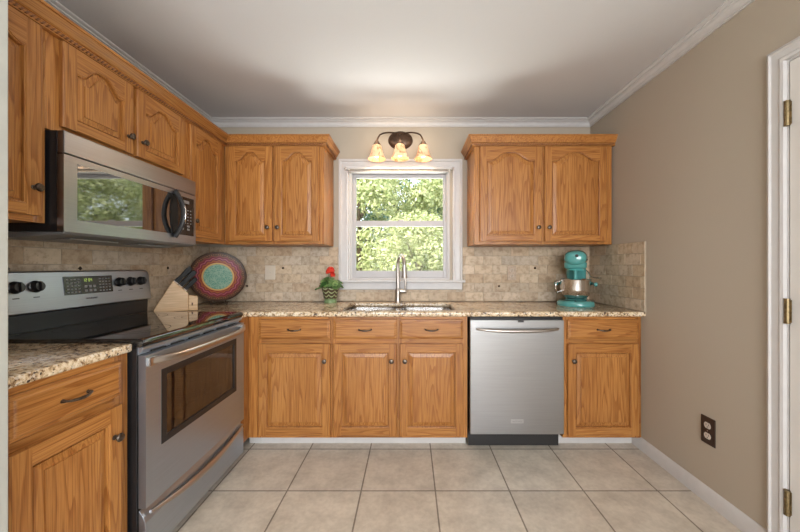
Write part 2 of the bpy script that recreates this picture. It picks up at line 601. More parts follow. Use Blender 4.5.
def sweep_profile(b, prof, path, closed=False, mat=0):
    """sweep (out, up) profile along a path of (x, y, z); 'out' is to the right of travel; mitred corners"""
    P = [Vector(p) for p in path]
    n = len(prof)
    rings = []
    for i, p in enumerate(P):
        d0 = (P[i] - P[i - 1]).normalized() if i > 0 else None
        d1 = (P[i + 1] - P[i]).normalized() if i < len(P) - 1 else None
        if d0 is None:
            d0 = d1
        if d1 is None:
            d1 = d0
        n0 = Vector((d0.y, -d0.x, 0))
        n1 = Vector((d1.y, -d1.x, 0))
        mm = (n0 + n1)
        mm = mm / (1 + n0.dot(n1))
        rings.append([(p.x + mm.x * o, p.y + mm.y * o, p.z + u) for o, u in prof])
    vs = [q for r in rings for q in r]
    fs = []
    for i in range(len(P) - 1):
        for k in range(n):
            k2 = (k + 1) % n
            fs.append((i * n + k, i * n + k2, (i + 1) * n + k2, (i + 1) * n + k))
    fs.append(tuple(range(n))[::-1])
    fs.append(tuple((len(P) - 1) * n + k for k in range(n)))
    b.add(vs, fs, mat)


b = MB()
sweep_profile(b, prof, [(XL, YS1, ZC), (XL, YB, ZC), (XR, YB, ZC), (XR, RY0, ZC)])
struct(b.build('trim_2', WHITE, smooth=30))

# baseboard on the right wall
bprof = [(0, 0), (0.014, 0), (0.014, 0.060), (0.010, 0.068), (0.005, 0.077), (0, 0.079)]
b = MB()
sweep_profile(b, bprof, [(XR, 2.199, 0), (XR, DY1 + 0.0495, 0)])
struct(b.build('baseboard_right', WHITE, smooth=30))

# ------------------------------------------------------------ window over the sink
w1 = struct(empty('window_1', (0, YB, 0)))
b = MB()
CX0, CX1, CZ1 = -0.596, 0.438, 2.094
cprof = [(0, 0), (0.0, -0.016), (0.016, -0.019), (0.022, -0.012), (0.060, -0.012), (0.066, -0.019), (0.080, -0.016), (0.083, 0)]


def casing_piece(b, p0, p1, inward, mitre0, mitre1):
    pass


def casing_frame(b, pts, prof, facing):
    """prof (across, out) follows an open frame outline pts (outer edge) in the plane given by facing:
       facing='y-' : pts (x, z) on y=0, out = -y ;  'x-' : pts (y, z) on x=0, out=-x"""
    P = [Vector((p[0], p[1])) for p in pts]
    rings = []
    for i in range(len(P)):
        d0 = (P[i] - P[i - 1]).normalized() if i > 0 else (P[1] - P[0]).normalized()
        d1 = (P[i + 1] - P[i]).normalized() if i < len(P) - 1 else d0
        n0 = Vector((d0.y, -d0.x))
        n1 = Vector((d1.y, -d1.x))
        mm = (n0 + n1) / (1 + n0.dot(n1))
        ring = []
        for a, o in prof:
            q = P[i] + mm * a
            ring.append((q.x, o, q.y) if facing == 'y-' else (o, q.x, q.y))
        rings.append(ring)
    n = len(prof)
    fs = []
    for i in range(len(P) - 1):
        for k in range(n):
            k2 = (k + 1) % n
            fs.append((i * n + k, i * n + k2, (i + 1) * n + k2, (i + 1) * n + k))
    fs.append(tuple(range(n))[::-1])
    fs.append(tuple((len(P) - 1) * n + k for k in range(n)))
    b.add([q for r in rings for q in r], fs)


casing_frame(b, [(CX0, 1.083), (CX0, CZ1), (CX1, CZ1), (CX1, 1.083)], cprof, 'y-')
b.build('casing', WHITE, w1, smooth=30)
b = MB()   # jamb liner
b.box(WX0 - 0.002, WX0 + 0.012, 0.001, 0.13, WZ0, WZ1).box(WX1 - 0.012, WX1 + 0.002, 0.001, 0.13, WZ0, WZ1)
b.box(WX0 + 0.012, WX1 - 0.012, 0.001, 0.13, WZ1 - 0.012, WZ1 + 0.002).box(WX0 + 0.012, WX1 - 0.012, 0.001, 0.13, WZ0 - 0.002, WZ0 + 0.012)
b.box(WX0 + 0.012, WX0 + 0.022, 0.025, 0.035, WZ0 + 0.012, WZ1 - 0.012).box(WX1 - 0.022, WX1 - 0.012, 0.025, 0.035, WZ0 + 0.012, WZ1 - 0.012)
b.build('jamb', WHITE, w1, bevel=0.001)
MB().box(CX0 - 0.02, CX1 + 0.02, -0.052, 0.0, 1.063, 1.083).build('window_stool', WHITE, w1, bevel=0.005, seg=3)
MB().box(CX0, CX1, -0.016, 0.0, 1.003, 1.063).build('apron', WHITE, w1, bevel=0.004)


def sash(parent, z0, z1, y0, stile, top, bot):
    s = MB()
    x0, x1 = WX0 + 0.014, WX1 - 0.014
    s.box(x0, x0 + stile, y0, y0 + 0.03, z0, z1).box(x1 - stile, x1, y0, y0 + 0.03, z0, z1)
    s.box(x0 + stile, x1 - stile, y0, y0 + 0.03, z0, z0 + bot).box(x0 + stile, x1 - stile, y0, y0 + 0.03, z1 - top, z1)
    o = s.build('sash', SASH, parent, bevel=0.003)
    MB().box(x0 + stile, x1 - stile, y0 + 0.013, y0 + 0.017, z0 + bot, z1 - top).build('pane', GLASS, o)
    return o


sash(w1, 1.550, 1.990, 0.075, 0.034, 0.030, 0.032)
sl = sash(w1, 1.098, 1.586, 0.040, 0.036, 0.048, 0.062)
b = MB()
b.box(-0.10, -0.055, 0.043, 0.068, 1.586, 1.596)
b.build('sash_lock', SASH, sl, bevel=0.002)

# curtain rod (thin white rod on two brackets, across the head of the window)
rod = empty('curtain_rod', (-0.09, 2.66, 1.998))
tag(rod, 'thin white curtain rod across the top of the window casing', 'curtain rod')
MB().tube([(-0.435, 0, 0), (0.435, 0, 0)], 0.0055, 10).build('rod', WHITE, rod, smooth=40)
for s in (-1, 1):
    MB().ell((s * 0.440, 0, 0), 0.011, 0.011, 0.011, 12, 8).build('finial', NICKEL, rod, smooth=40)
    b = MB()
    b.tube([(s * 0.415, 0.0, 0), (s * 0.415, 0.048, 0)], 0.005, 8)
    b.box(s * 0.415 - 0.011, s * 0.415 + 0.011, 0.044, 0.050, -0.018, 0.018)
    b.build('bracket', NICKEL, rod, smooth=40)

# ------------------------------------------------------------ door in the right wall
d1 = struct(empty('door_1', (XR, 0, 0)))
b = MB()
dprof = [(0, 0), (0, -0.015), (0.010, -0.019), (0.016, -0.013), (0.040, -0.011), (0.048, -0.015), (0.058, -0.012), (0.061, 0)]
casing_frame(b, [(DY0 - 0.052, 0), (DY0 - 0.052, DZ + 0.050), (DY1 + 0.049, DZ + 0.050), (DY1 + 0.049, 0)], dprof, 'x-')
b.build('casing', WHITE, d1, smooth=30)
b = MB()
b.box(0.0, WT, DY1 - 0.018, DY1, 0, DZ).box(0.0, WT, DY0, DY0 + 0.018, 0, DZ).box(0.0, WT, DY0 + 0.018, DY1 - 0.018, DZ - 0.018, DZ)
b.box(0.037, 0.062, DY0 + 0.018, DY1 - 0.018, DZ - 0.03, DZ - 0.018).box(0.037, 0.062, DY1 - 0.030, DY1 - 0.018, 0, DZ - 0.018)
b.box(0.037, 0.062, DY0 + 0.018, DY0 + 0.030, 0, DZ - 0.018)
b.build('jamb', WHITE, d1, bevel=0.0015)
# slab with raised panels
b = MB()
dy0, dy1 = DY0 + 0.021, DY1 - 0.022
b.box(-0.001, 0.035, dy0, dy1, 0.008, DZ - 0.021)
slab = b.build('door_slab', DOORW, d1, bevel=0.0015)
b = MB()
pw = (dy1 - dy0 - 0.11 * 2 - 0.10) / 2
for yy in (dy0 + 0.11, dy0 + 0.11 + pw + 0.10):
    for z0, z1 in ((0.22, 0.86), (1.00, 1.60), (1.72, 1.90)):
        vs, fs = [], []
        for d, x in ((0, -0.0009), (0.006, -0.005), (0.018, -0.0015), (0.045, -0.0055)):
            vs += [(x, yy + d, z0 + d), (x, yy + pw - d, z0 + d), (x, yy + pw - d, z1 - d), (x, yy + d, z1 - d)]
        for i in range(3):
            for k in range(4):
                k2 = (k + 1) % 4
                fs.append((i * 4 + k, i * 4 + k2, i * 4 + 4 + k2, i * 4 + 4 + k))
        fs.append((12, 13, 14, 15))
        b.add(vs, fs)
b.build('door_panel', DOORW, slab)
for hz in (0.255, 1.02, 1.81):
    b = MB()
    b.tube([(-0.009, DY1 - 0.020, hz - 0.048), (-0.009, DY1 - 0.020, hz + 0.048)], 0.0085, 10)
    for k in (-0.05, 0.047):
        b.tube([(-0.009, DY1 - 0.020, hz + k), (-0.009, DY1 - 0.020, hz + k + 0.003)], 0.010, 10)
    b.box(-0.0045, -0.0012, DY1 - 0.030, DY1 - 0.010, hz - 0.045, hz + 0.045)
    b.build('hinge', BRASS, d1, smooth=40)
b = MB()
b.lathe([(0.0, 0), (0.032, 0.0), (0.032, 0.006), (0.012, 0.010), (0.012, 0.03), (0.028, 0.042), (0.028, 0.058), (0.0, 0.066)],
        Matrix.Translation((-0.001, DY0 + 0.085, 0.95)) @ Matrix.Rotation(-PI / 2, 4, 'Y'), 20)
b.build('door_knob', BRASS, d1, smooth=40)

# ============================================================ CABINETS
TDOOR = 0.020


def arch_u(u):
    t = (u - 0.06) / 0.88
    if t <= 0 or t >= 1:
        return 0.0
    v = min(1.0, (1 - abs(2 * t - 1)) * 1.18)
    return 0.5 - 0.5 * math.cos(PI * v)


def raised_door(name, parent, x0, x1, z0, z1, arch=0.0, stile=0.052, rail=0.055, yf=-TDOOR, yb=-0.001):
    """cabinet door facing -y; slots: 0 vertical grain, 1 horizontal grain"""
    b = MB()
    xi0, xi1 = x0 + stile, x1 - stile
    zi0 = z0 + rail
    zt = z1 - rail - arch          # shoulder height
    c = 0.004                      # rounded outer edge
    # stiles
    for (a0, a1, lft) in ((x0, xi0, True), (xi1, x1, False)):
        if lft:
            pts = [(a0, yb), (a0, yf + c), (a0 + c, yf), (a1, yf), (a1, yb)]
        else:
            pts = [(a0, yb), (a0, yf), (a1 - c, yf), (a1, yf + c), (a1, yb)]
        b.prism(pts, 'z', z0, z1, 0)
    # bottom rail
    b.prism([(yb, z0), (yf + c, z0), (yf, z0 + c), (yf, zi0), (yb, zi0)], 'x', xi0, xi1, 1)
    # top rail with arch
    N = 32 if arch else 1
    ap = [(xi0 + (xi1 - xi0) * i / N, zt + arch * arch_u(i / N)) for i in range(N + 1)]
    b.prism([(xi0, z1)] + ap + [(xi1, z1)], 'y', yf, yb, 1)
    # sticking + raised panel (0 vertical grain)
    def loop(d, y):
        L = [(xi0 + d, y, zi0 + d), (xi1 - d, y, zi0 + d)]
        for i in range(N, -1, -1):
            L.append((xi0 + d + (xi1 - xi0 - 2 * d) * i / N, y, zt + arch * arch_u(i / N) - d))
        return L
    loops = [(0.0, yf), (0.001, yf + 0.003), (0.0045, yf + 0.004), (0.005, yf + 0.0155), (0.0115, yf + 0.0155), (0.012, yf + 0.0105), (0.034, yf + 0.0055),
             (0.0345, yf + 0.001), (0.036, yf + 0.0004)]
    vs, fs = [], []
    for d, y in loops:
        vs += loop(d, y)
    n = N + 3
    for i in range(len(loops) - 1):
        for k in range(n):
            k2 = (k + 1) % n
            fs.append((i * n + k, i * n + k2, (i + 1) * n + k2, (i + 1) * n + k))
    fs.append(tuple((len(loops) - 1) * n + k for k in range(n)))
    b.add(vs, fs, 0)
    o = b.build(name, [OAK_V, OAK_H], parent)
    return o


def drawer_front(name, parent, x0, x1, z0, z1, yf=-TDOOR, yb=-0.001):
    b = MB()
    loops = [(0, yb), (0, yf + 0.008), (0.003, yf + 0.005), (0.010, yf + 0.004), (0.014, yf + 0.001), (0.018, yf)]
    vs, fs = [], []
    for d, y in loops:
        vs += [(x0 + d, y, z0 + d), (x1 - d, y, z0 + d), (x1 - d, y, z1 - d), (x0 + d, y, z1 - d)]
    for i in range(len(loops) - 1):
        for k in range(4):
            k2 = (k + 1) % 4
            fs.append((i * 4 + k, i * 4 + k2, i * 4 + 4 + k2, i * 4 + 4 + k))
    fs.append((0, 1, 2, 3))
    m = (len(loops) - 1) * 4
    fs.append((m, m + 1, m + 2, m + 3))
    b.add(vs, fs)
    return b.build(name, [OAK_H], parent)


def knob(parent, x, z, y=-TDOOR):
    b = MB()
    b.lathe([(0.0, 0), (0.009, 0), (0.009, 0.002), (0.0055, 0.004), (0.0055, 0.012), (0.013, 0.017), (0.0155, 0.022), (0.013, 0.027),
             (0.006, 0.029), (0.0, 0.030)],
            Matrix.Translation((x, y, z)) @ Matrix.Rotation(PI / 2, 4, 'X'), 16)
    return b.build('knob', PEWTER, parent, smooth=40)


def pull(parent, x, z, w=0.088, y=-TDOOR):
    b = MB()
    h = w / 2
    path = []
    for i in range(11):
        t = -1 + 2 * i / 10
        path.append((x + t * h * 0.93, y - 0.012 - 0.012 * (1 - t * t), z - 0.004 * (1 - t * t)))
    b.tube(path, [0.0035 + 0.0022 * (1 - abs(-1 + 2 * i / 10)) for i in range(11)], 8)
    for s in (-1, 1):
        b.tube([(x + s * h * 0.90, y, z), (x + s * h * 0.90, y - 0.014, z)], [0.0065, 0.004], 8)
    return b.build('pull_handle', PEWTER, parent, smooth=40)


def face_frame(parent, W, z0, z1, stiles, rails, t=0.019):
    """stiles: list of (x0,x1); rails: list of (x0,x1,z0,z1)"""
    b = MB()
    for a0, a1 in stiles:
        b.box(a0, a1, 0, t, z0, z1, 0)
    for a0, a1, c0, c1 in rails:
        b.box(a0, a1, 0, t, c0, c1, 1)
    return b.build('face_frame', [OAK_V, OAK_H], parent, bevel=0.0008, seg=1)


def carcass(parent, W, z0, z1, D, mat_top=True, open_top=False, left=True, right=True):
    b = MB()
    b.box(0, 0.016, 0.019, D, z0, z1, 0).box(W - 0.016, W, 0.019, D, z0, z1, 0)
    b.box(0.016, W - 0.016, 0.019, D, z0, z0 + 0.016, 1)
    if not open_top:
        b.box(0.016, W - 0.016, 0.019, D, z1 - 0.016, z1, 1)
    b.box(0.016, W - 0.016, D - 0.006, D, z0 + 0.016, z1 - (0.016 if not open_top else 0), 0)
    return b.build('carcass', [OAK_V, OAK_H], parent)


def toe(parent, x0, x1, y=0.072, h=0.072):
    MB().box(x0, x1, y, y + 0.014, 0, h).build('toe_kick', WHITE, parent)


BZ0, BZ1 = 0.075, 0.872
DRZ = (0.724, 0.850)
DOZ = (0.097, 0.692)
RAILS = [(BZ0, 0.105), (0.682, 0.735), (0.838, BZ1)]


def base_unit(name, W, cells, D, stiles, label, cat='cabinet', rz=0.0, loc=(0, 0, 0), false_front=False, knob_sides=None, pulls=None,
              toe_span=None, open_top=False):
    t = empty(name, loc, rz)
    tag(t, label, cat)
    rl = []
    ss = sorted(stiles)
    for i in range(len(ss) - 1):
        for a, c in RAILS:
            rl.append((ss[i][1], ss[i + 1][0], a, c))
    face_frame(t, W, BZ0, BZ1, ss, rl)
    carcass(t, W, BZ0, BZ1, D, open_top=open_top)
    for i, (a, c) in enumerate(cells):
        dr = drawer_front('drawer' if not false_front else 'drawer_front', t, a, c, *DRZ)
        pull(dr, (a + c) / 2, 0.787)
        dd = raised_door('cabinet_door', t, a, c, *DOZ, rail=0.052, stile=0.050)
        side = knob_sides[i]
        knob(dd, (c - 0.034) if side == 'r' else (a + 0.034), 0.585)
    ts = toe_span or (0.0, W)
    toe(t, ts[0], ts[1])
    return t


YF = 2.13       # face plane of the back base cabinets
XFB = -1.08     # face plane of the left base cabinets
BD = YB - YF - 0.001
# blind corner unit with the plain stile beside the range
t = empty('corner_base_cabinet', (-1.082, YF, 0))
tag(t, 'plain oak corner filler cabinet between the range and the back row of drawers', 'cabinet')
MB().box(0.024, 0.080, 0, 0.019, BZ0, BZ1).build('face_frame', OAK_V, t, bevel=0.0008, seg=1)
MB().box(0.026, 0.040, 0.0195, BD - 0.01, BZ0, BZ1).build('side_panel', OAK_V, t)
MB().box(-0.005, 0.080, 0.072, 0.086, 0, 0.072).build('toe_kick', WHITE, t)
# left return: panel beside the far side of the range
b = MB()
b.box(-0.005, 0.0235, -0.10, 0.019, BZ0, BZ1)
b.build('return_stile', OAK_V, t)

base_unit('base_cabinet', 0.492, [(0.015, 0.482)], BD, [(0, 0.028), (0.466, 0.492)],
          'oak base cabinet with one drawer and one door, next to the range', loc=(-1.001, YF, 0), knob_sides=['r'])
base_unit('sink_base_cabinet', 0.884, [(0.010, 0.422), (0.441, 0.855)], BD, [(0, 0.026), (0.408, 0.455), (0.839, 0.884)],
          'wide two-door oak cabinet under the kitchen sink', loc=(-0.508, YF, 0), knob_sides=['r', 'l'],
          false_front=True, open_top=True)
base_unit('base_cabinet', 0.514, [(0.026, 0.488)], BD, [(0, 0.040), (0.474, 0.514)],
          'oak base cabinet between the dishwasher and the right wall', loc=(1.000, YF, 0), knob_sides=['l'], toe_span=(0.0, 0.514))
# near left cabinet
NLW = 0.430
base_unit('base_cabinet', NLW, [(0.050, 0.388)], -XL + XFB - 0.001, [(0, 0.062), (0.376, NLW)],
          'oak drawer and door cabinet in the left foreground, nearest the camera', rz=PI / 2, loc=(XFB, 0.812, 0), knob_sides=['r'])

# ---- upper cabinets
UZ0, UZ1 = 1.361, 2.100
UDOOR = (1.384, 2.084)
YU = 2.42
XU = -1.378
UD = 0.3045


def upper_unit(name, W, doors, stiles, label, loc, rz, z0=UZ0, dz0=None, knobs=None, kz=1.484, arch=0.062):
    t = empty(name, loc, rz)
    tag(t, label, 'cabinet')
    ss = sorted(stiles)
    rl = []
    for i in range(len(ss) - 1):
        rl.append((ss[i][1], ss[i + 1][0], z0, z0 + 0.035))
        rl.append((ss[i][1], ss[i + 1][0], UZ1 - 0.035, UZ1))
    face_frame(t, W, z0, UZ1, ss, rl)
    carcass(t, W, z0 + 0.002, UZ1, UD)
    for i, (a, c) in enumerate(doors):
        dd = raised_door('cabinet_door', t, a, c, dz0 or UDOOR[0], UDOOR[1], arch=arch, rail=0.040)
        kx = (c - 0.030) if knobs[i] == 'r' else (a + 0.030)
        knob(dd, kx, kz)
    return t


upper_unit('wall_cabinet', 0.736, [(0.030, 0.357), (0.372, 0.706)], [(0, 0.040), (0.345, 0.385), (0.694, 0.736)],
           'two-door oak wall cabinet to the left of the window', (-1.377, YU, 0), 0, knobs=['r', 'l'])
upper_unit('wall_cabinet', 1.022, [(0.036, 0.496), (0.515, 0.975)], [(0, 0.046), (0.486, 0.525), (0.965, 1.022)],
           'two-door oak wall cabinet to the right of the window', (0.480, YU, 0), 0, knobs=['r', 'l'])
NU0 = 0.812
upper_unit('wall_cabinet', 1.227 - NU0, [(0.040, 1.203 - NU0)], [(0, 0.050), (1.190 - NU0, 1.227 - NU0)],
           'single-door oak wall cabinet at the far left, nearest the camera', (XU, NU0, 0), PI / 2, knobs=['r'])
upper_unit('wall_cabinet', 0.772, [(0.046, 0.370), (0.392, 0.732)], [(0, 0.056), (0.360, 0.402), (0.722, 0.772)],
           'short two-door oak wall cabinet directly above the microwave', (XU, 1.2285, 0), PI / 2, z0=1.722, dz0=1.748,
           knobs=['r', 'l'], kz=1.826, arch=0.058)
upper_unit('wall_cabinet', 0.4165, [(0.014, 0.348)], [(0, 0.026), (0.338, 0.4165)],
           'narrow single-door oak wall cabinet in the corner beyond the microwave', (XU, 2.0015, 0), PI / 2, knobs=['l'])

# ---- oak crown mouldings on top of the wall cabinets
kprof = [(-0.002, -0.011), (0.0195, -0.011), (0.0205, 0.010), (0.028, 0.013), (0.033, 0.026), (0.043, 0.040), (0.047, 0.049), (0.052, 0.051), (0.052, 0.062), (-0.002, 0.062)]


def crown_piece(label, path, rope=True):
    """oak crown following the cabinet fronts; out = right of travel"""
    t = empty('cabinet_crown_molding', path[0])
    tag(t, label, 'molding', 'oak crown moldings on top of the wall cabinets')
    P = [Vector(p) - Vector(path[0]) for p in path]
    b = MB()
    sweep_profile(b, kprof, P)
    b.build('cornice', OAK_H if abs(P[1].x) > abs(P[1].y) else OAK_Y, t, smooth=25)
    r = MB()
    for i in range(len(P) - 1):
        d = (P[i + 1] - P[i])
        L = d.length
        d.normalize()
        nrm = Vector((d.y, -d.x, 0))
        n = int(L / 0.0165)
        for k in range(n):
            c = P[i] + d * ((k + 0.5) * L / n) + nrm * 0.0203 + Vector((0, 0, -0.0005))
            a = Vector((0, 0, 1)) * 0.0075 + d * 0.0066
            w = d * 0.0062
            o = nrm * 0.006
            r.add([c - a - w * .6, c - a + w * .6, c + a + w * .6, c + a - w * .6,
                   c - a * .8 - w * .3 + o, c - a * .8 + w * .5 + o, c + a * .8 + w * .3 + o, c + a * .8 - w * .5 + o],
                  [(3, 2, 1, 0), (4, 5, 6, 7), (0, 1, 5, 4), (1, 2, 6, 5), (2, 3, 7, 6), (3, 0, 4, 7)])
        r.box(0, 0, 0, 0, 0, 0) if False else None
    r.build('rope_trim', simple('dark_rope_oak', (0.20, 0.075, 0.028), 0.4), t)
    return t


crown_piece('long oak crown molding along the left run of wall cabinets, turning to the window',
            [(XU, NU0, UZ1 - 0.0), (XU, YU, UZ1), (-0.641, YU, UZ1), (-0.641, YB - 0.001, UZ1)])
crown_piece('short oak crown molding on the wall cabinet right of the window',
            [(0.480, YB - 0.001, UZ1), (0.480, YU, UZ1), (1.502, YU, UZ1), (1.502, YB - 0.001, UZ1)])


# ============================================================ COUNTERTOPS
def slab_cells(name, xs, ys, keep, z0, z1, round_edges=None, mat=GRANITE, bev=0.008, parent=None):
    bm = bmesh.new()
    V = {}
    for i, x in enumerate(xs):
        for j, y in enumerate(ys):
            V[i, j] = bm.verts.new((x, y, z1))
    for i in range(len(xs) - 1):
        for j in range(len(ys) - 1):
            if keep(i, j):
                bm.faces.new([V[i, j], V[i + 1, j], V[i + 1, j + 1], V[i, j + 1]])
    for v in [v for v in bm.verts if not v.link_faces]:
        bm.verts.remove(v)
    r = bmesh.ops.extrude_face_region(bm, geom=bm.faces[:])
    for g in r['geom']:
        if isinstance(g, bmesh.types.BMVert):
            g.co.z = z0
    bmesh.ops.recalc_face_normals(bm, faces=bm.faces)
    if round_edges:
        es = []
        for e in bm.edges:
            a, c = e.verts
            if abs(a.co.x - c.co.x) < 1e-6 and abs(a.co.y - c.co.y) < 1e-6:
                if any(abs(a.co.x - x) < 1e-4 and abs(a.co.y - y) < 1e-4 for x, y in round_edges[0]):
                    es.append(e)
        bmesh.ops.bevel(bm, geom=es, offset=round_edges[1], segments=5, profile=0.5, affect='EDGES')
    es = []
    for e in bm.edges:
        if len(e.link_faces) == 2:
            f, g = e.link_faces
            if abs(f.normal.z - g.normal.z) > 0.5:
                es.append(e)
    bmesh.ops.bevel(bm, geom=es, offset=bev, segments=3, profile=0.5, affect='EDGES')
    me = bpy.data.meshes.new(name)
    bm.to_mesh(me)
    bm.free()
    me.materials.append(mat)
    me.polygons.foreach_set('use_smooth', [True] * len(me.polygons))
    me.set_sharp_from_angle(angle=math.radians(35))
    o = bpy.data.objects.new(name, me)
    COL.objects.link(o)
    if parent:
        o.parent = parent
    return o


CZ0, CZT = 0.8735, 0.905
YCF = 2.088
XCF = -1.058
SX0, SX1, SY0, SY1 = -0.470, 0.310, 2.168, 2.585
xs = [XL + 0.001, -1.045, SX0, SX1, XR - 0.001]
ys = [2.003, YCF, SY0, SY1, YB - 0.001]


def keep_back(i, j):
    if j == 0:
        return i == 0
    if i == 2 and j == 2:
        return False
    return True


o = slab_cells('countertop', xs, ys, keep_back, CZ0, CZT, ([(SX0, SY0), (SX1, SY0), (SX0, SY1), (SX1, SY1)], 0.045))
tag(o, 'long speckled granite countertop under the window, with the sink cut into it', 'countertop')
o = slab_cells('countertop', [XL + 0.001, XCF], [0.800, 1.2445], lambda i, j: True, CZ0, CZT, ([(XCF, 1.2445)], 0.012))
tag(o, 'short speckled granite countertop in the left foreground beside the range', 'countertop')

# ============================================================ BACKSPLASH
def splash(name, label, L, z0, z1, mount, accents, holes=(), outlets=(), ends=None):
    """tile field in local coords: x along the wall 0..L, front face at y=-0.010, z absolute"""
    t = empty(name, mount[0], mount[1])
    tag(t, label, 'backsplash')
    g = MB()
    def sub(x0, x1, a, c):
        """subtract holes from a rectangle"""
        out = [(x0, x1, a, c)]
        for hx0, hx1, hz0, hz1 in holes:
            nxt = []
            for (p, q, r, s) in out:
                if hx1 <= p or hx0 >= q or hz1 <= r or hz0 >= s:
                    nxt.append((p, q, r, s))
                    continue
                if hx0 > p:
                    nxt.append((p, hx0, r, s))
                if hx1 < q:
                    nxt.append((hx1, q, r, s))
                m0, m1 = max(p, hx0), min(q, hx1)
                if hz0 > r:
                    nxt.append((m0, m1, r, hz0))
                if hz1 < s:
                    nxt.append((m0, m1, hz1, s))
            out = nxt
        return out
    for r in sub(0, L, z0, z1):
        g.box(r[0], r[1], -0.0078, 0, r[2], r[3])
    g.build('grout_bed', GROUT, t)
    b = MB()
    H, W, G = 0.0755, 0.1525, 0.003
    k = 0
    z = z0
    while z < z1 - 0.01:
        zt = min(z + H, z1)
        x = -W / 2 if k % 2 else 0.0
        while x < L:
            a, c = max(x, 0), min(x + W, L)
            if c - a > 0.012:
                for r in sub(a + G / 2, c - G / 2, z + G / 2, zt - G / 2):
                    if r[1] - r[0] > 0.006 and r[3] - r[2] > 0.006:
                        j = 0.0008 * random.random()
                        b.box(r[0], r[1], -0.0100 - j, -0.004, r[2], r[3])
            x += W
        z += H
        k += 1
    b.build('stone_tiles', TRAV, t, bevel=0.0014, seg=2)
    for (ax, az) in accents:
        s = 0.0125
        m = MB()
        m.add([(ax - s, -0.010, az), (ax, -0.010, az - s), (ax + s, -0.010, az), (ax, -0.010, az + s), (ax, -0.021, az)],
              [(0, 1, 4), (1, 2, 4), (2, 3, 4), (3, 0, 4), (3, 2, 1, 0)])
        m.build('accent_tile', BRONZE, t)
    return t


SZ0 = CZT + 0.001
LB = XR - XL - 0.024
splash('tile_backsplash', 'tumbled travertine tile backsplash along the back wall around the window', LB, SZ0, 1.3595, ((XL + 0.012, YB - 0.0005, 0), 0),
       [(x - XL - 0.012, z) for x, z in ((-1.063, 1.183), (-1.364, 1.032), (-0.753, 1.032), (1.046, 1.183), (0.745, 1.032))],
       holes=[(CX0 - XL - 0.012 - 0.002, CX1 - XL - 0.012 + 0.002, 1.0845, 1.6), (CX0 - 0.022 - XL - 0.012, CX1 + 0.022 - XL - 0.012, 1.061, 1.0846),
              (CX0 - XL - 0.014, CX1 - XL - 0.010, 1.001, 1.0615)])
# left wall: travels from near to far
splash('tile_backsplash', 'tumbled travertine tile backsplash on the left wall behind the range', YB - 0.800, SZ0, 1.3595, ((XL + 0.0005, 0.799, 0), PI / 2),
       [(y - 0.799, z) for y, z in ((1.65, 1.188), (2.247, 1.186), (1.35, 1.188))])
# right wall: local x runs from far to near
splash('tile_backsplash', 'small tiled return of the backsplash on the right wall beside the mixer', YB - 2.085, SZ0, 1.3595, ((XR - 0.0005, YB - 0.0, 0), -PI / 2),
       [])


# ============================================================ APPLIANCES
def box_frame(b, x0, x1, z0, z1, y0, y1, w, mat=0):
    b.box(x0, x0 + w, y0, y1, z0, z1, mat).box(x1 - w, x1, y0, y1, z0, z1, mat)
    b.box(x0 + w, x1 - w, y0, y1, z0, z0 + w, mat).box(x0 + w, x1 - w, y0, y1, z1 - w, z1, mat)


# ---- range (local x along the wall from near to far, -y towards the room)
RW = 0.747
rg = empty('electric_range', (XFB, 1.2515, 0), PI / 2)
tag(rg, 'stainless steel electric range with black glass cooktop between the two left counters', 'stove')
FY = -0.028        # front of the side frames
b = MB()
b.box(0, 0.018, FY, 0.585, 0.03, 0.884, 0).box(RW - 0.018, RW, FY, 0.585, 0.03, 0.884, 0)
b.box(0.018, RW - 0.018, 0.42, 0.585, 0.03, 0.884, 0)
b.box(0.018, RW - 0.018, FY + 0.01, 0.42, 0.03, 0.24, 0).box(0.018, RW - 0.018, FY + 0.01, 0.42, 0.80, 0.884, 0)
for x in (0.04, RW - 0.06):
    b.box(x, x + 0.02, 0.0, 0.02, 0.0, 0.03).box(x, x + 0.02, 0.55, 0.57, 0.0, 0.03)
b.build('body', BLACK, rg, bevel=0.002)
# oven cavity and racks
b = MB()
b.box(0.09, RW - 0.09, 0.40, 0.415, 0.30, 0.79).box(0.09, 0.10, -0.01, 0.40, 0.30, 0.79).box(RW - 0.10, RW - 0.09, -0.01, 0.40, 0.30, 0.79)
b.box(0.10, RW - 0.10, -0.01, 0.40, 0.30, 0.31).box(0.10, RW - 0.10, -0.01, 0.40, 0.78, 0.79)
b.build('oven_cavity', OVENIN, rg)
for rz_ in (0.52, 0.66):
    b = MB()
    b.tube([(0.105, 0.01, rz_), (RW - 0.105, 0.01, rz_)], 0.004, 6).tube([(0.105, 0.38, rz_), (RW - 0.105, 0.38, rz_)], 0.004, 6)
    for k in range(17):
        x = 0.115 + k * (RW - 0.23) / 16
        b.tube([(x, 0.01, rz_ + 0.003), (x, 0.38, rz_ + 0.003)], 0.0022, 5)
    b.build('oven_rack', CHROME, rg)
# cooktop
b = MB()
b.prism([(-0.040, 0.885), (-0.049, 0.889), (-0.054, 0.902), (-0.049, 0.914), (-0.038, 0.919), (0.532, 0.919), (0.532, 0.885)], 'x', -0.001, RW + 0.001)
ck = b.build('cooktop', COOK, rg, bevel=0.002)
for cx, cy, r in ((0.20, 0.13, 0.115), (0.56, 0.13, 0.085), (0.20, 0.40, 0.080), (0.56, 0.40, 0.105), (0.38, 0.42, 0.05)):
    m = MB()
    for rr in (r, r * 0.62):
        vs, fs = [], []
        for k in range(48):
            a = 2 * PI * k / 48
            for q in (rr - 0.0012, rr + 0.0012):
                vs.append((cx + q * math.cos(a), cy + q * math.sin(a), 0.9196))
        for k in range(48):
            k2 = (k + 1) % 48
            fs.append((2 * k, 2 * k + 1, 2 * k2 + 1, 2 * k2))
        m.add(vs, fs)
    m.build('burner_ring', RINGM, ck)
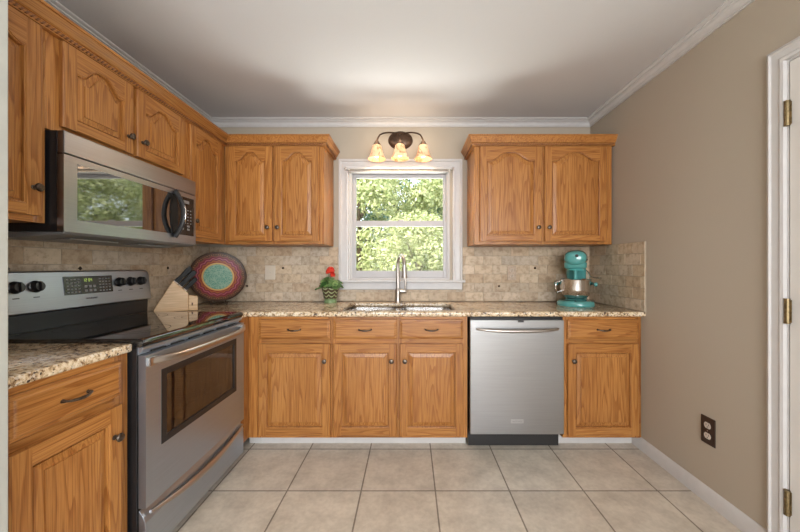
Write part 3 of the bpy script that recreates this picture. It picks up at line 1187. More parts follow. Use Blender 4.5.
# stainless front rail under the cooktop with vent slots
b = MB()
b.prism([(-0.030, 0.8845), (-0.048, 0.8845), (-0.048, 0.876), (-0.042, 0.866), (-0.030, 0.862)], 'x', 0.004, RW - 0.004)
b.box(0.004, RW - 0.004, -0.030, FY, 0.855, 0.8845)
vr = b.build('front_rail', STEEL_R, rg, bevel=0.0015)
b = MB()
for k in range(6):
    x = 0.06 + k * 0.112
    b.box(x, x + 0.075, -0.041, -0.032, 0.856, 0.8615)
b.build('vent_slot', BLACK, rg)
# oven door
dz0, dz1 = 0.262, 0.853
wx0, wx1, wz0, wz1 = 0.086, 0.652, 0.472, 0.772
b = MB()
y0, y1 = -0.060, -0.031
b.box(0.004, wx0, y0, y1, dz0, dz1).box(wx1, RW - 0.004, y0, y1, dz0, dz1)
b.box(wx0, wx1, y0, y1, dz0, wz0).box(wx0, wx1, y0, y1, wz1, dz1)
dr = b.build('oven_door', STEEL_R, rg)
b = MB()
box_frame(b, wx0 - 0.004, wx1 + 0.004, wz0 - 0.004, wz1 + 0.004, -0.062, -0.050, 0.028)
b.build('window_border', BLACK, dr, bevel=0.001)
MB().box(wx0 + 0.016, wx1 - 0.016, -0.0575, -0.0545, wz0 + 0.016, wz1 - 0.016).build('window_glass', OGLASS, dr)
# bowed handle
b = MB()
path = []
for i in range(21):
    t = -1 + 2 * i / 20
    path.append((RW / 2 + t * 0.345, -0.064 - 0.052 * (1 - t ** 4) ** 0.8, 0.826))
b.tube(path, 0.0125, 12, sx=1.25)
for s in (-1, 1):
    b.box(RW / 2 + s * 0.345 - 0.016, RW / 2 + s * 0.345 + 0.016, -0.074, -0.060, 0.810, 0.842)
b.build('door_handle', NICKEL, dr, smooth=50)
# storage drawer with curved grip
b = MB()
n = 20
prof_d = [(-0.058, 0.060), (-0.058, 0.205), (-0.050, 0.225), (-0.034, 0.252), (-0.031, 0.252), (-0.031, 0.060)]
b.prism(prof_d, 'x', 0.004, RW - 0.004)
dd = b.build('storage_drawer', STEEL_R, rg, bevel=0.002)
b = MB()
path = []
for i in range(25):
    t = -1 + 2 * i / 24
    path.append((RW / 2 + t * 0.350, -0.062 - 0.018 * (1 - t * t), 0.236 - 0.030 * (1 - t * t)))
b.tube(path, [0.006 + 0.011 * (1 - (-1 + 2 * i / 24) ** 2) for i in range(25)], 12)
b.build('drawer_grip', NICKEL, dd, smooth=50)
# backguard
b = MB()
b.prism([(0.5745, 0.919), (0.533, 0.919), (0.530, 0.990), (0.533, 1.0), (0.5745, 1.0)], 'x', 0.002, RW - 0.002, 0)
b.prism([(0.5925, 0.919), (0.5745, 0.919), (0.5745, 1.0), (0.5925, 1.0)], 'x', 0.002, RW - 0.002, 0)
b.build('lower_backguard', BLACK, rg, bevel=0.001)
BGT = math.atan2(0.016, 0.175)


def bgp(x, z, out=0.0):
    """point on the sloped face of the backguard"""
    k = (z - 1.0) / 0.175
    return Vector((x, 0.508 + 0.018 * k - out, z))


b = MB()
outl = []
for cx, sgn in ((RW - 0.03, 1), (0.03, -1)):
    pass
# rounded outline in x-z
R_ = 0.035
pts = [(0, 1.0), (RW, 1.0), (RW, 1.177 - R_)]
for k in range(1, 7):
    a = k / 6 * PI / 2
    pts.append((RW - R_ + R_ * math.cos(a), 1.177 - R_ + R_ * math.sin(a)))
for k in range(0, 7):
    a = PI / 2 + k / 6 * PI / 2
    pts.append((R_ + R_ * math.cos(a), 1.177 - R_ + R_ * math.sin(a)))
n = len(pts)
vs = [tuple(bgp(x, z)) for x, z in pts] + [(x, 0.5925, z) for x, z in pts]
fs = [tuple(range(n)), tuple(range(n, 2 * n))[::-1]] + [(i, (i + 1) % n, (i + 1) % n + n, i + n) for i in range(n)]
b.add(vs, fs)
bgd = b.build('backguard', STEEL_H, rg, bevel=0.006, seg=3, smooth=30)
b = MB()
dx0, dx1, dzz0, dzz1 = 0.247, 0.492, 1.064, 1.150
b.add([tuple(bgp(dx0, dzz0, -0.002)), tuple(bgp(dx1, dzz0, -0.002)), tuple(bgp(dx1, dzz1, -0.002)), tuple(bgp(dx0, dzz1, -0.002)),
       tuple(bgp(dx0, dzz0, 0.0035)), tuple(bgp(dx1, dzz0, 0.0035)), tuple(bgp(dx1, dzz1, 0.0035)), tuple(bgp(dx0, dzz1, 0.0035))],
      [(3, 2, 1, 0), (4, 5, 6, 7), (0, 1, 5, 4), (1, 2, 6, 5), (2, 3, 7, 6), (3, 0, 4, 7)])
cp = b.build('control_display', PANELG, bgd, bevel=0.001)


def decal(b, x0, x1, z0, z1, out=0.0041):
    b.add([tuple(bgp(x0, z0, out)), tuple(bgp(x1, z0, out)), tuple(bgp(x1, z1, out)), tuple(bgp(x0, z1, out))], [(0, 1, 2, 3)])


b = MB()
for i in range(4):
    for j in range(5):
        decal(b, 0.259 + i * 0.017, 0.269 + i * 0.017, 1.073 + j * 0.015, 1.078 + j * 0.015)
        decal(b, 0.417 + i * 0.017, 0.427 + i * 0.017, 1.073 + j * 0.015, 1.078 + j * 0.015)
for i in range(3):
    for j in range(2):
        decal(b, 0.341 + i * 0.022, 0.355 + i * 0.022, 1.074 + j * 0.020, 1.085 + j * 0.020)
b.build('touch_button', BTN, cp)['kind'] = 'stuff'
b = MB()
# green clock digits 1 2:0 0 as seven-segment strokes
SEG = {'1': 'bc', '2': 'abged', '0': 'abcdef', '4': 'fgbc'}


def digit(b, ch, x, z, w=0.007, h=0.014, t=0.0016):
    s = {'a': (x, x + w, z + h - t, z + h), 'd': (x, x + w, z, z + t), 'g': (x, x + w, z + h / 2 - t / 2, z + h / 2 + t / 2),
         'b': (x + w - t, x + w, z + h / 2, z + h), 'c': (x + w - t, x + w, z, z + h / 2),
         'e': (x, x + t, z, z + h / 2), 'f': (x, x + t, z + h / 2, z + h)}
    for k in SEG[ch]:
        decal(b, *s[k])


for i, ch in enumerate('1204'):
    digit(b, ch, 0.337 + i * 0.011 + (0.004 if i > 1 else 0), 1.124)
b.build('clock_digits', LCD, cp)
for kx in (0.0635, 0.1365, 0.536, 0.606, 0.676):
    M = Matrix.Translation(bgp(kx, 1.112, 0.0)) @ Matrix.Rotation(PI / 2 - 0.12, 4, 'X')
    m = MB()
    m.lathe([(0.0, 0), (0.025, 0), (0.026, 0.004), (0.0235, 0.006), (0.021, 0.020), (0.019, 0.023), (0.0, 0.024)], M, 24)
    kb = m.build('control_knob', BLACK, bgd, smooth=40)
    m = MB()
    m.add([M @ Vector(p) for p in [(-0.0055, -0.021, 0.022), (0.0055, -0.021, 0.022), (0.0055, 0.021, 0.022), (-0.0055, 0.021, 0.022),
                                   (-0.003, -0.019, 0.031), (0.003, -0.019, 0.031), (0.003, 0.019, 0.031), (-0.003, 0.019, 0.031)]],
          [(3, 2, 1, 0), (4, 5, 6, 7), (0, 1, 5, 4), (1, 2, 6, 5), (2, 3, 7, 6), (3, 0, 4, 7)])
    m.build('knob_grip', BLACK, kb, bevel=0.001)
for kx in (0.0635, 0.1365, 0.536, 0.606, 0.676):
    b = MB()
    decal(b, kx - 0.012, kx + 0.012, 1.065, 1.069, 0.0006)
    b.build('print_mark', BLACKM, bgd)

# ---- over-the-range microwave
mw = empty('microwave_oven', (XU, 1.2355, 0), PI / 2)
tag(mw, 'stainless steel microwave oven mounted over the range, black curved handle', 'microwave')
MW = 0.760
MZ0, MZ1 = 1.322, 1.717
MF = -0.062          # door plane (towards the room)
b = MB()
b.box(0, MW, -0.036, 0.295, MZ0 + 0.010, MZ1)
b.build('body', BLACK, mw, bevel=0.002)
b = MB()
b.prism([(-0.036, MZ0 + 0.0095), (-0.058, MZ0 + 0.0095), (-0.050, MZ0), (0.15, MZ0 - 0.014), (0.295, MZ0 - 0.010), (0.295, MZ0 + 0.0095)], 'x', 0.004, MW - 0.004)
hb = b.build('underside_panel', simple('grey_underside', (0.22, 0.22, 0.22), 0.4, 0.4), mw, bevel=0.002)
FILTER = simple('filter_mesh', (0.35, 0.35, 0.35), 0.5, 0.8, noise=0.5, nscale=400)
for x in (0.10, 0.44):
    MB().box(x, x + 0.22, 0.02, 0.12, MZ0 - 0.013, MZ0 - 0.008).build('grease_filter', FILTER, hb)
b = MB()
b.box(0, MW, MF, -0.0365, 1.632, MZ1)
vg = b.build('vent_grille', STEEL_H, mw, bevel=0.003)
b = MB()
b.box(0.0, MW, MF + 0.006, -0.0365, 1.6275, 1.6315)
b.build('shadow_gap', BLACK, mw)
# door with window
gx0, gx1, gz0, gz1 = 0.050, 0.505, 1.380, 1.603
DXE = 0.755
b = MB()
b.box(0, gx0, MF, -0.0365, MZ0 + 0.010, 1.627).box(DXE - 0.013, MW, MF, -0.0365, MZ0 + 0.010, 1.627)
b.box(gx0, DXE - 0.013, MF, -0.0365, MZ0 + 0.010, gz0).box(gx0, DXE - 0.013, MF, -0.0365, gz1, 1.627)
md = b.build('door', STEEL_H, mw)
MB().box(gx0, 0.560, MF + 0.001, MF + 0.012, gz0, gz1).build('door_glass', DGLASS, md, bevel=0.0)
ctl = MB().box(0.590, DXE - 0.013, MF - 0.0005, MF + 0.012, gz0, gz1).build('control_panel', PANELG, mw)
MB().box(0.560, 0.590, MF, MF + 0.012, gz0, gz1).build('handle_backing', BLACK, md)
b = MB()
yb_ = MF - 0.0010
for i in range(4):
    for j in range(7):
        x = 0.632 + i * 0.025
        z = 1.410 + j * 0.019
        if j < 2 and i % 2 == 0:
            b.add([(x, yb_, z), (x + 0.022, yb_, z), (x + 0.022, yb_, z + 0.011), (x, yb_, z + 0.011)], [(0, 1, 2, 3)])
        elif j >= 2:
            b.add([(x, yb_, z), (x + 0.012, yb_, z), (x + 0.012, yb_, z + 0.006), (x, yb_, z + 0.006)], [(0, 1, 2, 3)])
b.build('touch_button', BTN, ctl)['kind'] = 'stuff'
b = MB()
b.add([(0.645, yb_, 1.566), (0.700, yb_, 1.566), (0.700, yb_, 1.584), (0.645, yb_, 1.584)], [(0, 1, 2, 3)])
b.build('display', BTND, ctl)
# bowed handle: wide black bow with bright front edge
b = MB()
path = []
for i in range(23):
    t = -1 + 2 * i / 22
    path.append((0.577, MF - 0.006 - 0.048 * (1 - t * t), 1.492 + t * 0.128))
b.tube(path, 0.0095, 12, sx=1.4)
hd = b.build('door_handle', BLACKM, md, smooth=50)
b = MB()
b.tube([(0.577, MF - 0.0165 - 0.048 * (1 - (-1 + 2 * i / 22) ** 2), 1.492 + (-1 + 2 * i / 22) * 0.120) for i in range(23)], 0.0040, 8)
b.build('handle_trim', CHROME, hd, smooth=50)
b = MB()
nn = 24
vs = [(0.577 + 0.030 * math.cos(2 * PI * k / nn), MF - 0.0022, 1.492 + 0.112 * math.sin(2 * PI * k / nn)) for k in range(nn)]
vs += [(v[0], MF + 0.002, v[2]) for v in vs]
b.add(vs, [tuple(range(nn))] + [(i, (i + 1) % nn, (i + 1) % nn + nn, i + nn) for i in range(nn)])
b.build('handle_dark_oval', KNIFEB, md)  # flat black oval painted in for the dark gap and reflection behind the handle

# ---- dishwasher
DX0, DX1 = 0.3865, 0.9905
dw = empty('dishwasher', ((DX0 + DX1) / 2, 2.130, 0))
tag(dw, 'stainless steel dishwasher with bowed bar handle in the back row of cabinets', 'dishwasher')
hw = (DX1 - DX0) / 2
MB().box(-hw + 0.002, hw - 0.002, -0.005, 0.560, 0.11, 0.868).build('tub', BLACKM, dw)
b = MB()
b.box(-hw, hw, -0.043, -0.006, 0.118, 0.852)
dp = b.build('door_panel', STEEL_DW, dw, bevel=0.004, seg=3)
MB().box(-hw + 0.004, hw - 0.004, -0.030, -0.006, 0.8525, 0.868).build('control_strip', BLACK, dw)
MB().box(0.004, 0.042, -0.0445, -0.042, 0.838, 0.851).build('status_display', BLACK, dp)
b = MB()
path = []
for i in range(25):
    t = -1 + 2 * i / 24
    path.append((t * 0.262, -0.048 - 0.030 * (1 - t ** 4), 0.790 - 0.008 * (1 - t * t) + 0.006))
b.tube(path, [0.0075 + 0.0045 * (1 - (-1 + 2 * i / 24) ** 2) for i in range(25)], 12)
b.build('bar_handle', NICKEL, dp, smooth=50)
bd = MB().box(-0.041, 0.041, -0.0445, -0.0425, 0.190, 0.214).build('badge', simple('badge_steel', (0.50, 0.50, 0.50), 0.35, 0.9), dp)
b = MB()
b.box(-hw + 0.002, hw - 0.002, 0.035, 0.050, 0.006, 0.112)
b.build('toe_panel', BLACKM, dw)
# badge wording (small raised letters)
def text_mesh(name, s, size, parent, loc, rot, mat, ext=0.0004):
    cu = bpy.data.curves.new(name + '_curve', 'FONT')
    cu.body = s
    cu.size = size
    cu.extrude = ext
    cu.align_x = 'CENTER'
    cu.align_y = 'CENTER'
    tmp = bpy.data.objects.new(name + '_tmp', cu)
    COL.objects.link(tmp)
    dg = bpy.context.evaluated_depsgraph_get()
    me = bpy.data.meshes.new_from_object(tmp.evaluated_get(dg))
    bpy.data.objects.remove(tmp)
    me.materials.clear()
    me.materials.append(mat)
    o = bpy.data.objects.new(name, me)
    COL.objects.link(o)
    o.parent = parent
    o.location = loc
    o.rotation_euler = rot
    return o


text_mesh('badge_lettering', 'FRIGIDAIRE', 0.013, dp, (0, -0.0448, 0.202), (PI / 2, 0, 0), simple('badge_ink', (0.35, 0.35, 0.35), 0.5, 0.6))
text_mesh('panel_lettering', 'FRIGIDAIRE', 0.012, bgd, tuple(bgp(0.375, 1.040, 0.0008)), (PI / 2 - 0.12, 0, 0), simple('panel_ink', (0.10, 0.10, 0.10), 0.5, 0.2))

# ============================================================ SINK AND FAUCET
sk = empty('kitchen_sink', (-0.08, 2.375, CZ0))
tag(sk, 'stainless steel double bowl sink set under the granite below the window', 'sink')


def bowl(x0, x1, y0, y1, depth, name='basin'):
    bm = bmesh.new()
    def rr(x0, x1, y0, y1, r, z):
        pts = []
        for cx, cy, a0 in ((x1 - r, y0 + r, -PI / 2), (x1 - r, y1 - r, 0), (x0 + r, y1 - r, PI / 2), (x0 + r, y0 + r, PI)):
            for k in range(5):
                a = a0 + k / 4 * PI / 2
                pts.append((cx + r * math.cos(a), cy + r * math.sin(a), z))
        return pts
    b = MB()
    L = [rr(x0 - 0.012, x1 + 0.012, y0 - 0.012, y1 + 0.012, 0.06, -0.0012), rr(x0, x1, y0, y1, 0.05, -0.0012), rr(x0 + 0.004, x1 - 0.004, y0 + 0.004, y1 - 0.004, 0.05, -depth + 0.03),
         rr(x0 + 0.03, x1 - 0.03, y0 + 0.03, y1 - 0.03, 0.04, -depth), rr(x0 + 0.13, x1 - 0.13, y0 + 0.15, y1 - 0.15, 0.02, -depth - 0.004),
         rr(x0 + 0.13, x1 - 0.13, y0 + 0.15, y1 - 0.15, 0.02, -depth - 0.008), rr(x0 + 0.028, x1 - 0.028, y0 + 0.028, y1 - 0.028, 0.04, -depth - 0.004),
         rr(x0 + 0.001, x1 - 0.001, y0 + 0.001, y1 - 0.001, 0.05, -depth + 0.03), rr(x0 - 0.002, x1 + 0.002, y0 - 0.002, y1 + 0.002, 0.05, -0.004), rr(x0 - 0.012, x1 + 0.012, y0 - 0.012, y1 + 0.012, 0.06, -0.004)]
    n = 20
    vs = [p for l in L for p in l]
    fs = []
    for i in range(len(L)):
        i2 = (i + 1) % len(L)
        if i == 4:
            fs.append(tuple(4 * n + k for k in range(n)))
            fs.append(tuple(5 * n + k for k in range(n))[::-1])
            continue
        for k in range(n):
            k2 = (k + 1) % n
            fs.append((i * n + k, i * n + k2, i2 * n + k2, i2 * n + k))
    b.add(vs, fs)
    return b.build(name, CHROME_SINK, sk, smooth=50)


CHROME_SINK = stainless('sink_steel', 'x', (0.72, 0.71, 0.70), 0.22)
for (a, c) in ((-0.378, -0.013), (0.013, 0.378)):
    bw = bowl(a, c, -0.197, 0.200, 0.19)
    m = MB()
    m.lathe([(0.0, -0.187), (0.020, -0.187), (0.040, -0.184), (0.043, -0.189), (0.0, -0.1895)], Matrix.Translation(((a + c) / 2, 0.0, 0)), 24)
    m.build('drain', CHROME, bw, smooth=40)

fc = empty('kitchen_faucet', (-0.098, 2.640, CZT + 0.0003))
tag(fc, 'tall brushed nickel gooseneck faucet standing behind the sink', 'faucet')
b = MB()
b.lathe([(0.0, 0), (0.029, 0), (0.029, 0.006), (0.024, 0.010), (0.021, 0.055), (0.023, 0.075), (0.022, 0.100), (0.015, 0.112), (0.0, 0.112)], None, 24)
b.build('faucet_body', NICKEL, fc, smooth=40)
b = MB()
path = [(0, 0, 0.105), (0, 0, 0.20), (0, 0, 0.30)]
ca, sa = math.cos(-1.22), math.sin(-1.22)     # spout swung slightly to the right of straight ahead
R_ = 0.080
for k in range(1, 13):
    a = PI * k / 12 * 0.98
    rr_ = R_ - R_ * math.cos(a)
    path.append((ca * rr_, sa * rr_, 0.30 + R_ * math.sin(a)))
b.tube(path, 0.0140, 14)
b.build('spout', NICKEL, fc, smooth=50)
b = MB()
ex, ey = ca * 2 * R_, sa * 2 * R_
b.lathe([(0.0, 0.302), (0.0155, 0.302), (0.0165, 0.28), (0.019, 0.24), (0.0235, 0.208), (0.022, 0.203), (0.0, 0.203)], Matrix.Translation((ex, ey, 0)), 20)
b.build('spray_head', NICKEL, fc, smooth=40)
b = MB()
b.lathe([(0.0, 0), (0.018, 0), (0.019, 0.04), (0.015, 0.052), (0.0, 0.054)], Matrix.Translation((0.015, -0.004, 0.090)) @ Matrix.Rotation(PI / 2, 4, 'Y'), 16)
b.tube([(0.056, -0.004, 0.096), (0.060, -0.008, 0.125), (0.062, -0.010, 0.190)], [0.0095, 0.0075, 0.0065], 10)
b.build('lever_handle', NICKEL, fc, smooth=50)

# ============================================================ WALL LIGHT OVER THE WINDOW
sc = empty('vanity_light', (-0.08, YB - 0.0005, 2.235))
tag(sc, 'bronze three-shade wall light with lit alabaster glass bells above the window', 'wall light')
b = MB()
b.lathe([(0.0, 0.026), (0.060, 0.025), (0.080, 0.018), (0.095, 0.008), (0.102, 0.004), (0.104, 0.0), (0.0, 0.0)],
        Matrix.Translation((0, 0, 0.018)) @ Matrix.Rotation(PI / 2, 4, 'X'), 36, sy=0.76)
b.build('backplate', BRONZE, sc, smooth=40)


def shade_mat():
    m, nt, b, out = new_mat('lit_alabaster_glass')
    tc = nd(nt, 'ShaderNodeTexCoord')
    n = nd(nt, 'ShaderNodeTexNoise', {'Vector': tc.outputs['Object'], 'Scale': 11.0, 'Detail': 2.0, 'Distortion': 1.5})
    c = ramp(nt, n.outputs[0], [(0.40, (0.85, 0.50, 0.27)), (0.47, (0.40, 0.19, 0.09)), (0.52, (0.88, 0.53, 0.30)), (0.7, (0.92, 0.62, 0.40))])
    setin(b, 'Base Color', c)
    setin(b, 'Emission Color', c)
    b.inputs['Emission Strength'].default_value = 0.20
    b.inputs['Roughness'].default_value = 0.3
    return m


SHADE = shade_mat()
BULB = emissive('lit_bulb', (1, 0.9, 0.7), (1.0, 0.80, 0.50), 10.0)
SPOTS = [(-0.186, -0.120), (0.0, -0.135), (0.186, -0.120)]
for i, (sx_, sy_) in enumerate(SPOTS):
    b = MB()
    if sx_ == 0:
        path = [(0.0, -0.02, 0.02), (0.0, -0.07, 0.034), (0.0, -0.115, 0.02), (0.0, -0.135, -0.015), (0.0, -0.135, -0.06)]
    else:
        s = 1 if sx_ > 0 else -1
        path = []
        for k in range(12):
            t = k / 11
            x = s * (0.030 + 0.156 * math.sin(t * PI / 2))
            z = 0.070 - 0.112 * (1 - math.cos(t * PI / 2))
            y = -0.02 - 0.100 * min(1, t * 1.6)
            path.append((x, y, z))
    b.tube(path, 0.0065, 10)
    b.build('arm', BRONZE, sc, smooth=50)
    b = MB()
    b.lathe([(0.0, -0.030), (0.012, -0.030), (0.022, -0.048), (0.030, -0.062), (0.030, -0.068), (0.0, -0.068)], Matrix.Translation((sx_, sy_, 0)), 20)
    b.build('socket_cup', BRONZE, sc, smooth=40)
    b = MB()
    b.lathe([(0.030, -0.066), (0.037, -0.073), (0.043, -0.100), (0.051, -0.130), (0.061, -0.157), (0.073, -0.178),
             (0.070, -0.178), (0.058, -0.155), (0.048, -0.130), (0.040, -0.100), (0.034, -0.075), (0.027, -0.068)], Matrix.Translation((sx_, sy_, 0)), 28)
    sh = b.build('glass_shade', SHADE, sc, smooth=50)
    b = MB()
    b.ell((sx_, sy_, -0.132), 0.022, 0.022, 0.030, 16, 10)
    b.build('bulb', BULB, sh, smooth=60)
    L = add_light('shade_lamp', 'SPOT', (-0.08 + sx_, YB + sy_, 2.235 - 0.168), (0, 0, 0), 2.3, (1.0, 0.74, 0.46), spot_size=math.radians(160), spot_blend=0.6, shadow_soft_size=0.03)
    U = add_light('shade_glow', 'POINT', (-0.08 + sx_, YB + sy_ - 0.03, 2.235 - 0.025), (0, 0, 0), 0.5, (1.0, 0.80, 0.58), shadow_soft_size=0.06)

# unseen flush ceiling lamp, added to even out the room light
cl = empty('added_ceiling_light', (-0.1, 0.35, ZC - 0.0005))
tag(cl, 'round white flush ceiling light added out of view to brighten the room', 'ceiling light')
MB().lathe([(0.0, 0), (0.19, 0), (0.19, -0.02), (0.17, -0.025), (0.0, -0.025)], None, 32).build('base_ring', WHITE, cl, smooth=40)
MB().lathe([(0.168, -0.025), (0.165, -0.05), (0.14, -0.08), (0.09, -0.10), (0.0, -0.108)], None, 32).build('diffuser', emissive('lit_opal_glass', (0.9, 0.9, 0.88), (1.0, 0.95, 0.88), 9.0), cl, smooth=60)

# ============================================================ THINGS ON THE COUNTER
# ---- decorative plate on a stand
PC = Vector((-1.492, 2.530, 0))
pang = math.atan2(0.26, 0.33)       # turned across the corner
tilt = math.radians(14)


def plate_mat():
    m, nt, b, out = new_mat('painted_plate_glaze')
    tc = nd(nt, 'ShaderNodeTexCoord')
    s = nd(nt, 'ShaderNodeSeparateXYZ', {0: tc.outputs['Object']})
    x, z = s.outputs[0], s.outputs[1]
    r = mth(nt, 'DIVIDE', mth(nt, 'SQRT', mth(nt, 'ADD', mth(nt, 'MULTIPLY', x, x), mth(nt, 'MULTIPLY', z, z))), 0.208)
    a = mth(nt, 'ARCTAN2', z, x)
    wav = mth(nt, 'MULTIPLY', mth(nt, 'SINE', mth(nt, 'MULTIPLY', a, 20.0)), 0.022)
    ringm = mth(nt, 'GREATER_THAN', r, 0.60)
    rw = mth(nt, 'ADD', r, mth(nt, 'MULTIPLY', wav, ringm))
    teal, cream, gold, red = (0.08, 0.26, 0.20), (0.26, 0.40, 0.30), (0.58, 0.36, 0.12), (0.26, 0.045, 0.02)
    brown, pink, mar, dk = (0.085, 0.034, 0.018), (0.36, 0.10, 0.12), (0.16, 0.018, 0.035), (0.045, 0.024, 0.014)
    c = ramp(nt, rw, [(0.0, teal), (0.50, teal), (0.505, gold), (0.56, (0.62, 0.42, 0.17)), (0.565, red), (0.61, (0.32, 0.10, 0.03)), (0.66, mar), (0.70, mar), (0.705, pink), (0.735, pink),
                      (0.74, mar), (0.80, (0.20, 0.05, 0.03)), (0.84, brown), (0.93, brown), (0.94, dk), (1.0, dk)], 'CONSTANT')
    v = nd(nt, 'ShaderNodeTexVoronoi', {'Vector': tc.outputs['Object'], 'Scale': 110.0})
    tl = mixc(nt, ramp(nt, v.outputs['Distance'], [(0.30, (0, 0, 0)), (0.6, (1, 1, 1))]), teal, cream)
    c = mixc(nt, mth(nt, 'LESS_THAN', r, 0.50), c, tl)
    dots = mth(nt, 'GREATER_THAN', mth(nt, 'SINE', mth(nt, 'MULTIPLY', a, 70.0)), 0.5)
    ring = mth(nt, 'MULTIPLY', mth(nt, 'GREATER_THAN', r, 0.875), mth(nt, 'LESS_THAN', r, 0.905))
    c = mixc(nt, mth(nt, 'MULTIPLY', dots, ring), c, (0.34, 0.17, 0.06))
    setin(b, 'Base Color', c)
    b.inputs['Roughness'].default_value = 0.38
    b.inputs['Specular IOR Level'].default_value = 0.3
    return m


pl = empty('decorative_plate', (PC.x, PC.y, CZT))
pl.rotation_euler = (0, 0, pang)
tag(pl, 'large round painted plate with teal centre leaning in the corner behind the knife block', 'plate')
b = MB()
b.lathe([(0.0, 0.0), (0.100, 0.0), (0.125, 0.006), (0.190, 0.018), (0.206, 0.024), (0.209, 0.022), (0.206, 0.018), (0.130, -0.001), (0.10, -0.007), (0.0, -0.007)], None, 64)
dish = b.build('dish', plate_mat(), pl, smooth=50)
dish.rotation_euler = (PI / 2 - tilt, 0, 0)
dish.location = (0, 0.005, 0.020 + 0.197 * math.cos(tilt))
dish.scale = (0.94, 0.94, 0.94)
b = MB()
for s in (-1, 1):
    b.tube([(s * 0.05, -0.075, 0.016), (s * 0.05, -0.070, 0.004), (s * 0.05, 0.0, 0.004), (s * 0.05, 0.05, 0.004)], 0.003, 8)
    b.tube([(s * 0.05, -0.02, 0.004), (s * 0.03, 0.045, 0.16)], 0.003, 8)
b.tube([(-0.05, 0.05, 0.004), (0.05, 0.05, 0.004)], 0.003, 8)
b.build('plate_stand', BRONZE, pl, smooth=50)

# ---- knife block
KA = Vector((-1.605, 2.035))
KB = Vector((-1.429, 2.160))
kb_ang = math.atan2(KB.y - KA.y, KB.x - KA.x)
kb = empty('knife_block', (KA.x, KA.y, CZT + 0.0003), kb_ang)
tag(kb, 'pale wooden knife block on the counter corner beside the range', 'knife block')
prof_k = [(0, 0), (0.222, 0), (0.222, 0.082), (0.178, 0.118), (0.098, 0.205), (0.0, 0.022)]
# body drawn in local x-z, extruded in y
BW = 0.086
b = MB()
b.prism([(0.0, 0.0), (0.180, 0.0), (0.180, 0.116), (0.098, 0.200), (0.0, 0.020)], 'y', 0.0, BW)
b.build('block', MAPLE, kb, bevel=0.004)
b = MB()
b.prism([(0.181, 0.0), (0.232, 0.0), (0.232, 0.092), (0.181, 0.104)], 'y', 0.006, BW - 0.006)
fb = b.build('front_block', MAPLE, kb, bevel=0.003)
MB().box(0.197, 0.205, 0.0050, 0.0065, 0.033, 0.052).build('maker_mark', simple('burnt_mark', (0.10, 0.045, 0.02), 0.6), fb)
kdir = Vector((0.66, 0, 0.75)).normalized()


def knife(size, label=None):
    """knife with the handle along local +z, its bolster base at the origin; the blade goes down into the block"""
    t = empty('kitchen_knife')
    h, w, th = size
    b = MB()
    b.prism([(-w * 0.5, 0.006), (w * 0.5, 0.006), (w * 0.42, h * 0.35), (w * 0.52, h * 0.85), (w * 0.30, h), (-w * 0.45, h), (-w * 0.55, h * 0.8), (-w * 0.42, h * 0.4)], 'y', -th / 2, th / 2)
    b.build('handle', KNIFEB, t, bevel=0.003)
    m = MB()
    m.box(-w * 0.45, w * 0.45, -th * 0.42, th * 0.42, 0.0008, 0.007)
    m.build('bolster', PEWTER, t)
    return t


def along(o, base2, d):
    """place the knife: base in block-local coordinates, axis d (block-local)"""
    R = Matrix.Rotation(kb_ang, 4, 'Z')
    p = Matrix.Translation((KA.x, KA.y, CZT)) @ R @ Vector(base2)
    z = (R @ Vector(d)).normalized()
    y = (R @ Vector((0, 1, 0))).normalized()
    x = y.cross(z).normalized()
    M = Matrix((x, y, z)).transposed().to_4x4()
    M.translation = p
    o.matrix_world = M
    o.location = p
    o.rotation_euler = M.to_euler()


sn = Vector((0.082, 0, -0.084)).normalized()   # direction down the slanted face
big, small = knife((0.130, 0.031, 0.017)), knife((0.100, 0.026, 0.016))
nb = 0
for row, (dist, proto, ys_) in enumerate(((0.018, big, (0.013, 0.033, 0.053, 0.073)), (0.052, big, (0.018, 0.043, 0.068)), (0.088, small, (0.018, 0.043, 0.068)))):
    for yy in ys_:
        first = (proto is big and nb == 0) or (proto is small and yy == ys_[0])
        o = proto if first else copy_tree(proto)
        nb += 1
        base = Vector((0.098, yy, 0.200)) + sn * dist
        along(o, base, kdir)
        tag(o, ('black handled knife in the upper rows of the wooden knife block' if proto is big else
                'small black handled steak knife in the lowest row of the wooden knife block'), 'knife',
            'large knives in the block' if proto is big else 'small knives in the block')

# ---- potted geranium
pt = empty('potted_geranium', (-0.640, 2.614, CZT + 0.0003))
tag(pt, 'green patterned pot of red geranium on the counter left of the sink', 'potted plant')


def pot_mat():
    m, nt, b, out = new_mat('painted_green_pot')
    tc = nd(nt, 'ShaderNodeTexCoord')
    s = nd(nt, 'ShaderNodeSeparateXYZ', {0: tc.outputs['Object']})
    a = mth(nt, 'ARCTAN2', s.outputs[1], s.outputs[0])
    w = mth(nt, 'SINE', mth(nt, 'ADD', mth(nt, 'MULTIPLY', mth(nt, 'ABSOLUTE', mth(nt, 'SINE', mth(nt, 'MULTIPLY', a, 4.0))), 3.5), mth(nt, 'MULTIPLY', s.outputs[2], 210.0)))
    n = nd(nt, 'ShaderNodeTexNoise', {'Vector': tc.outputs['Object'], 'Scale': 60.0})
    c = ramp(nt, w, [(0.0, (0.055, 0.035, 0.02)), (0.45, (0.16, 0.11, 0.05)), (0.75, (0.26, 0.34, 0.18)), (1.0, (0.34, 0.42, 0.24))])
    up = mth(nt, 'GREATER_THAN', s.outputs[2], 0.036)
    c = mixc(nt, up, ramp(nt, n.outputs[0], [(0.3, (0.12, 0.20, 0.09)), (0.7, (0.24, 0.33, 0.16))]), c)
    setin(b, 'Base Color', c)
    b.inputs['Roughness'].default_value = 0.3
    return m


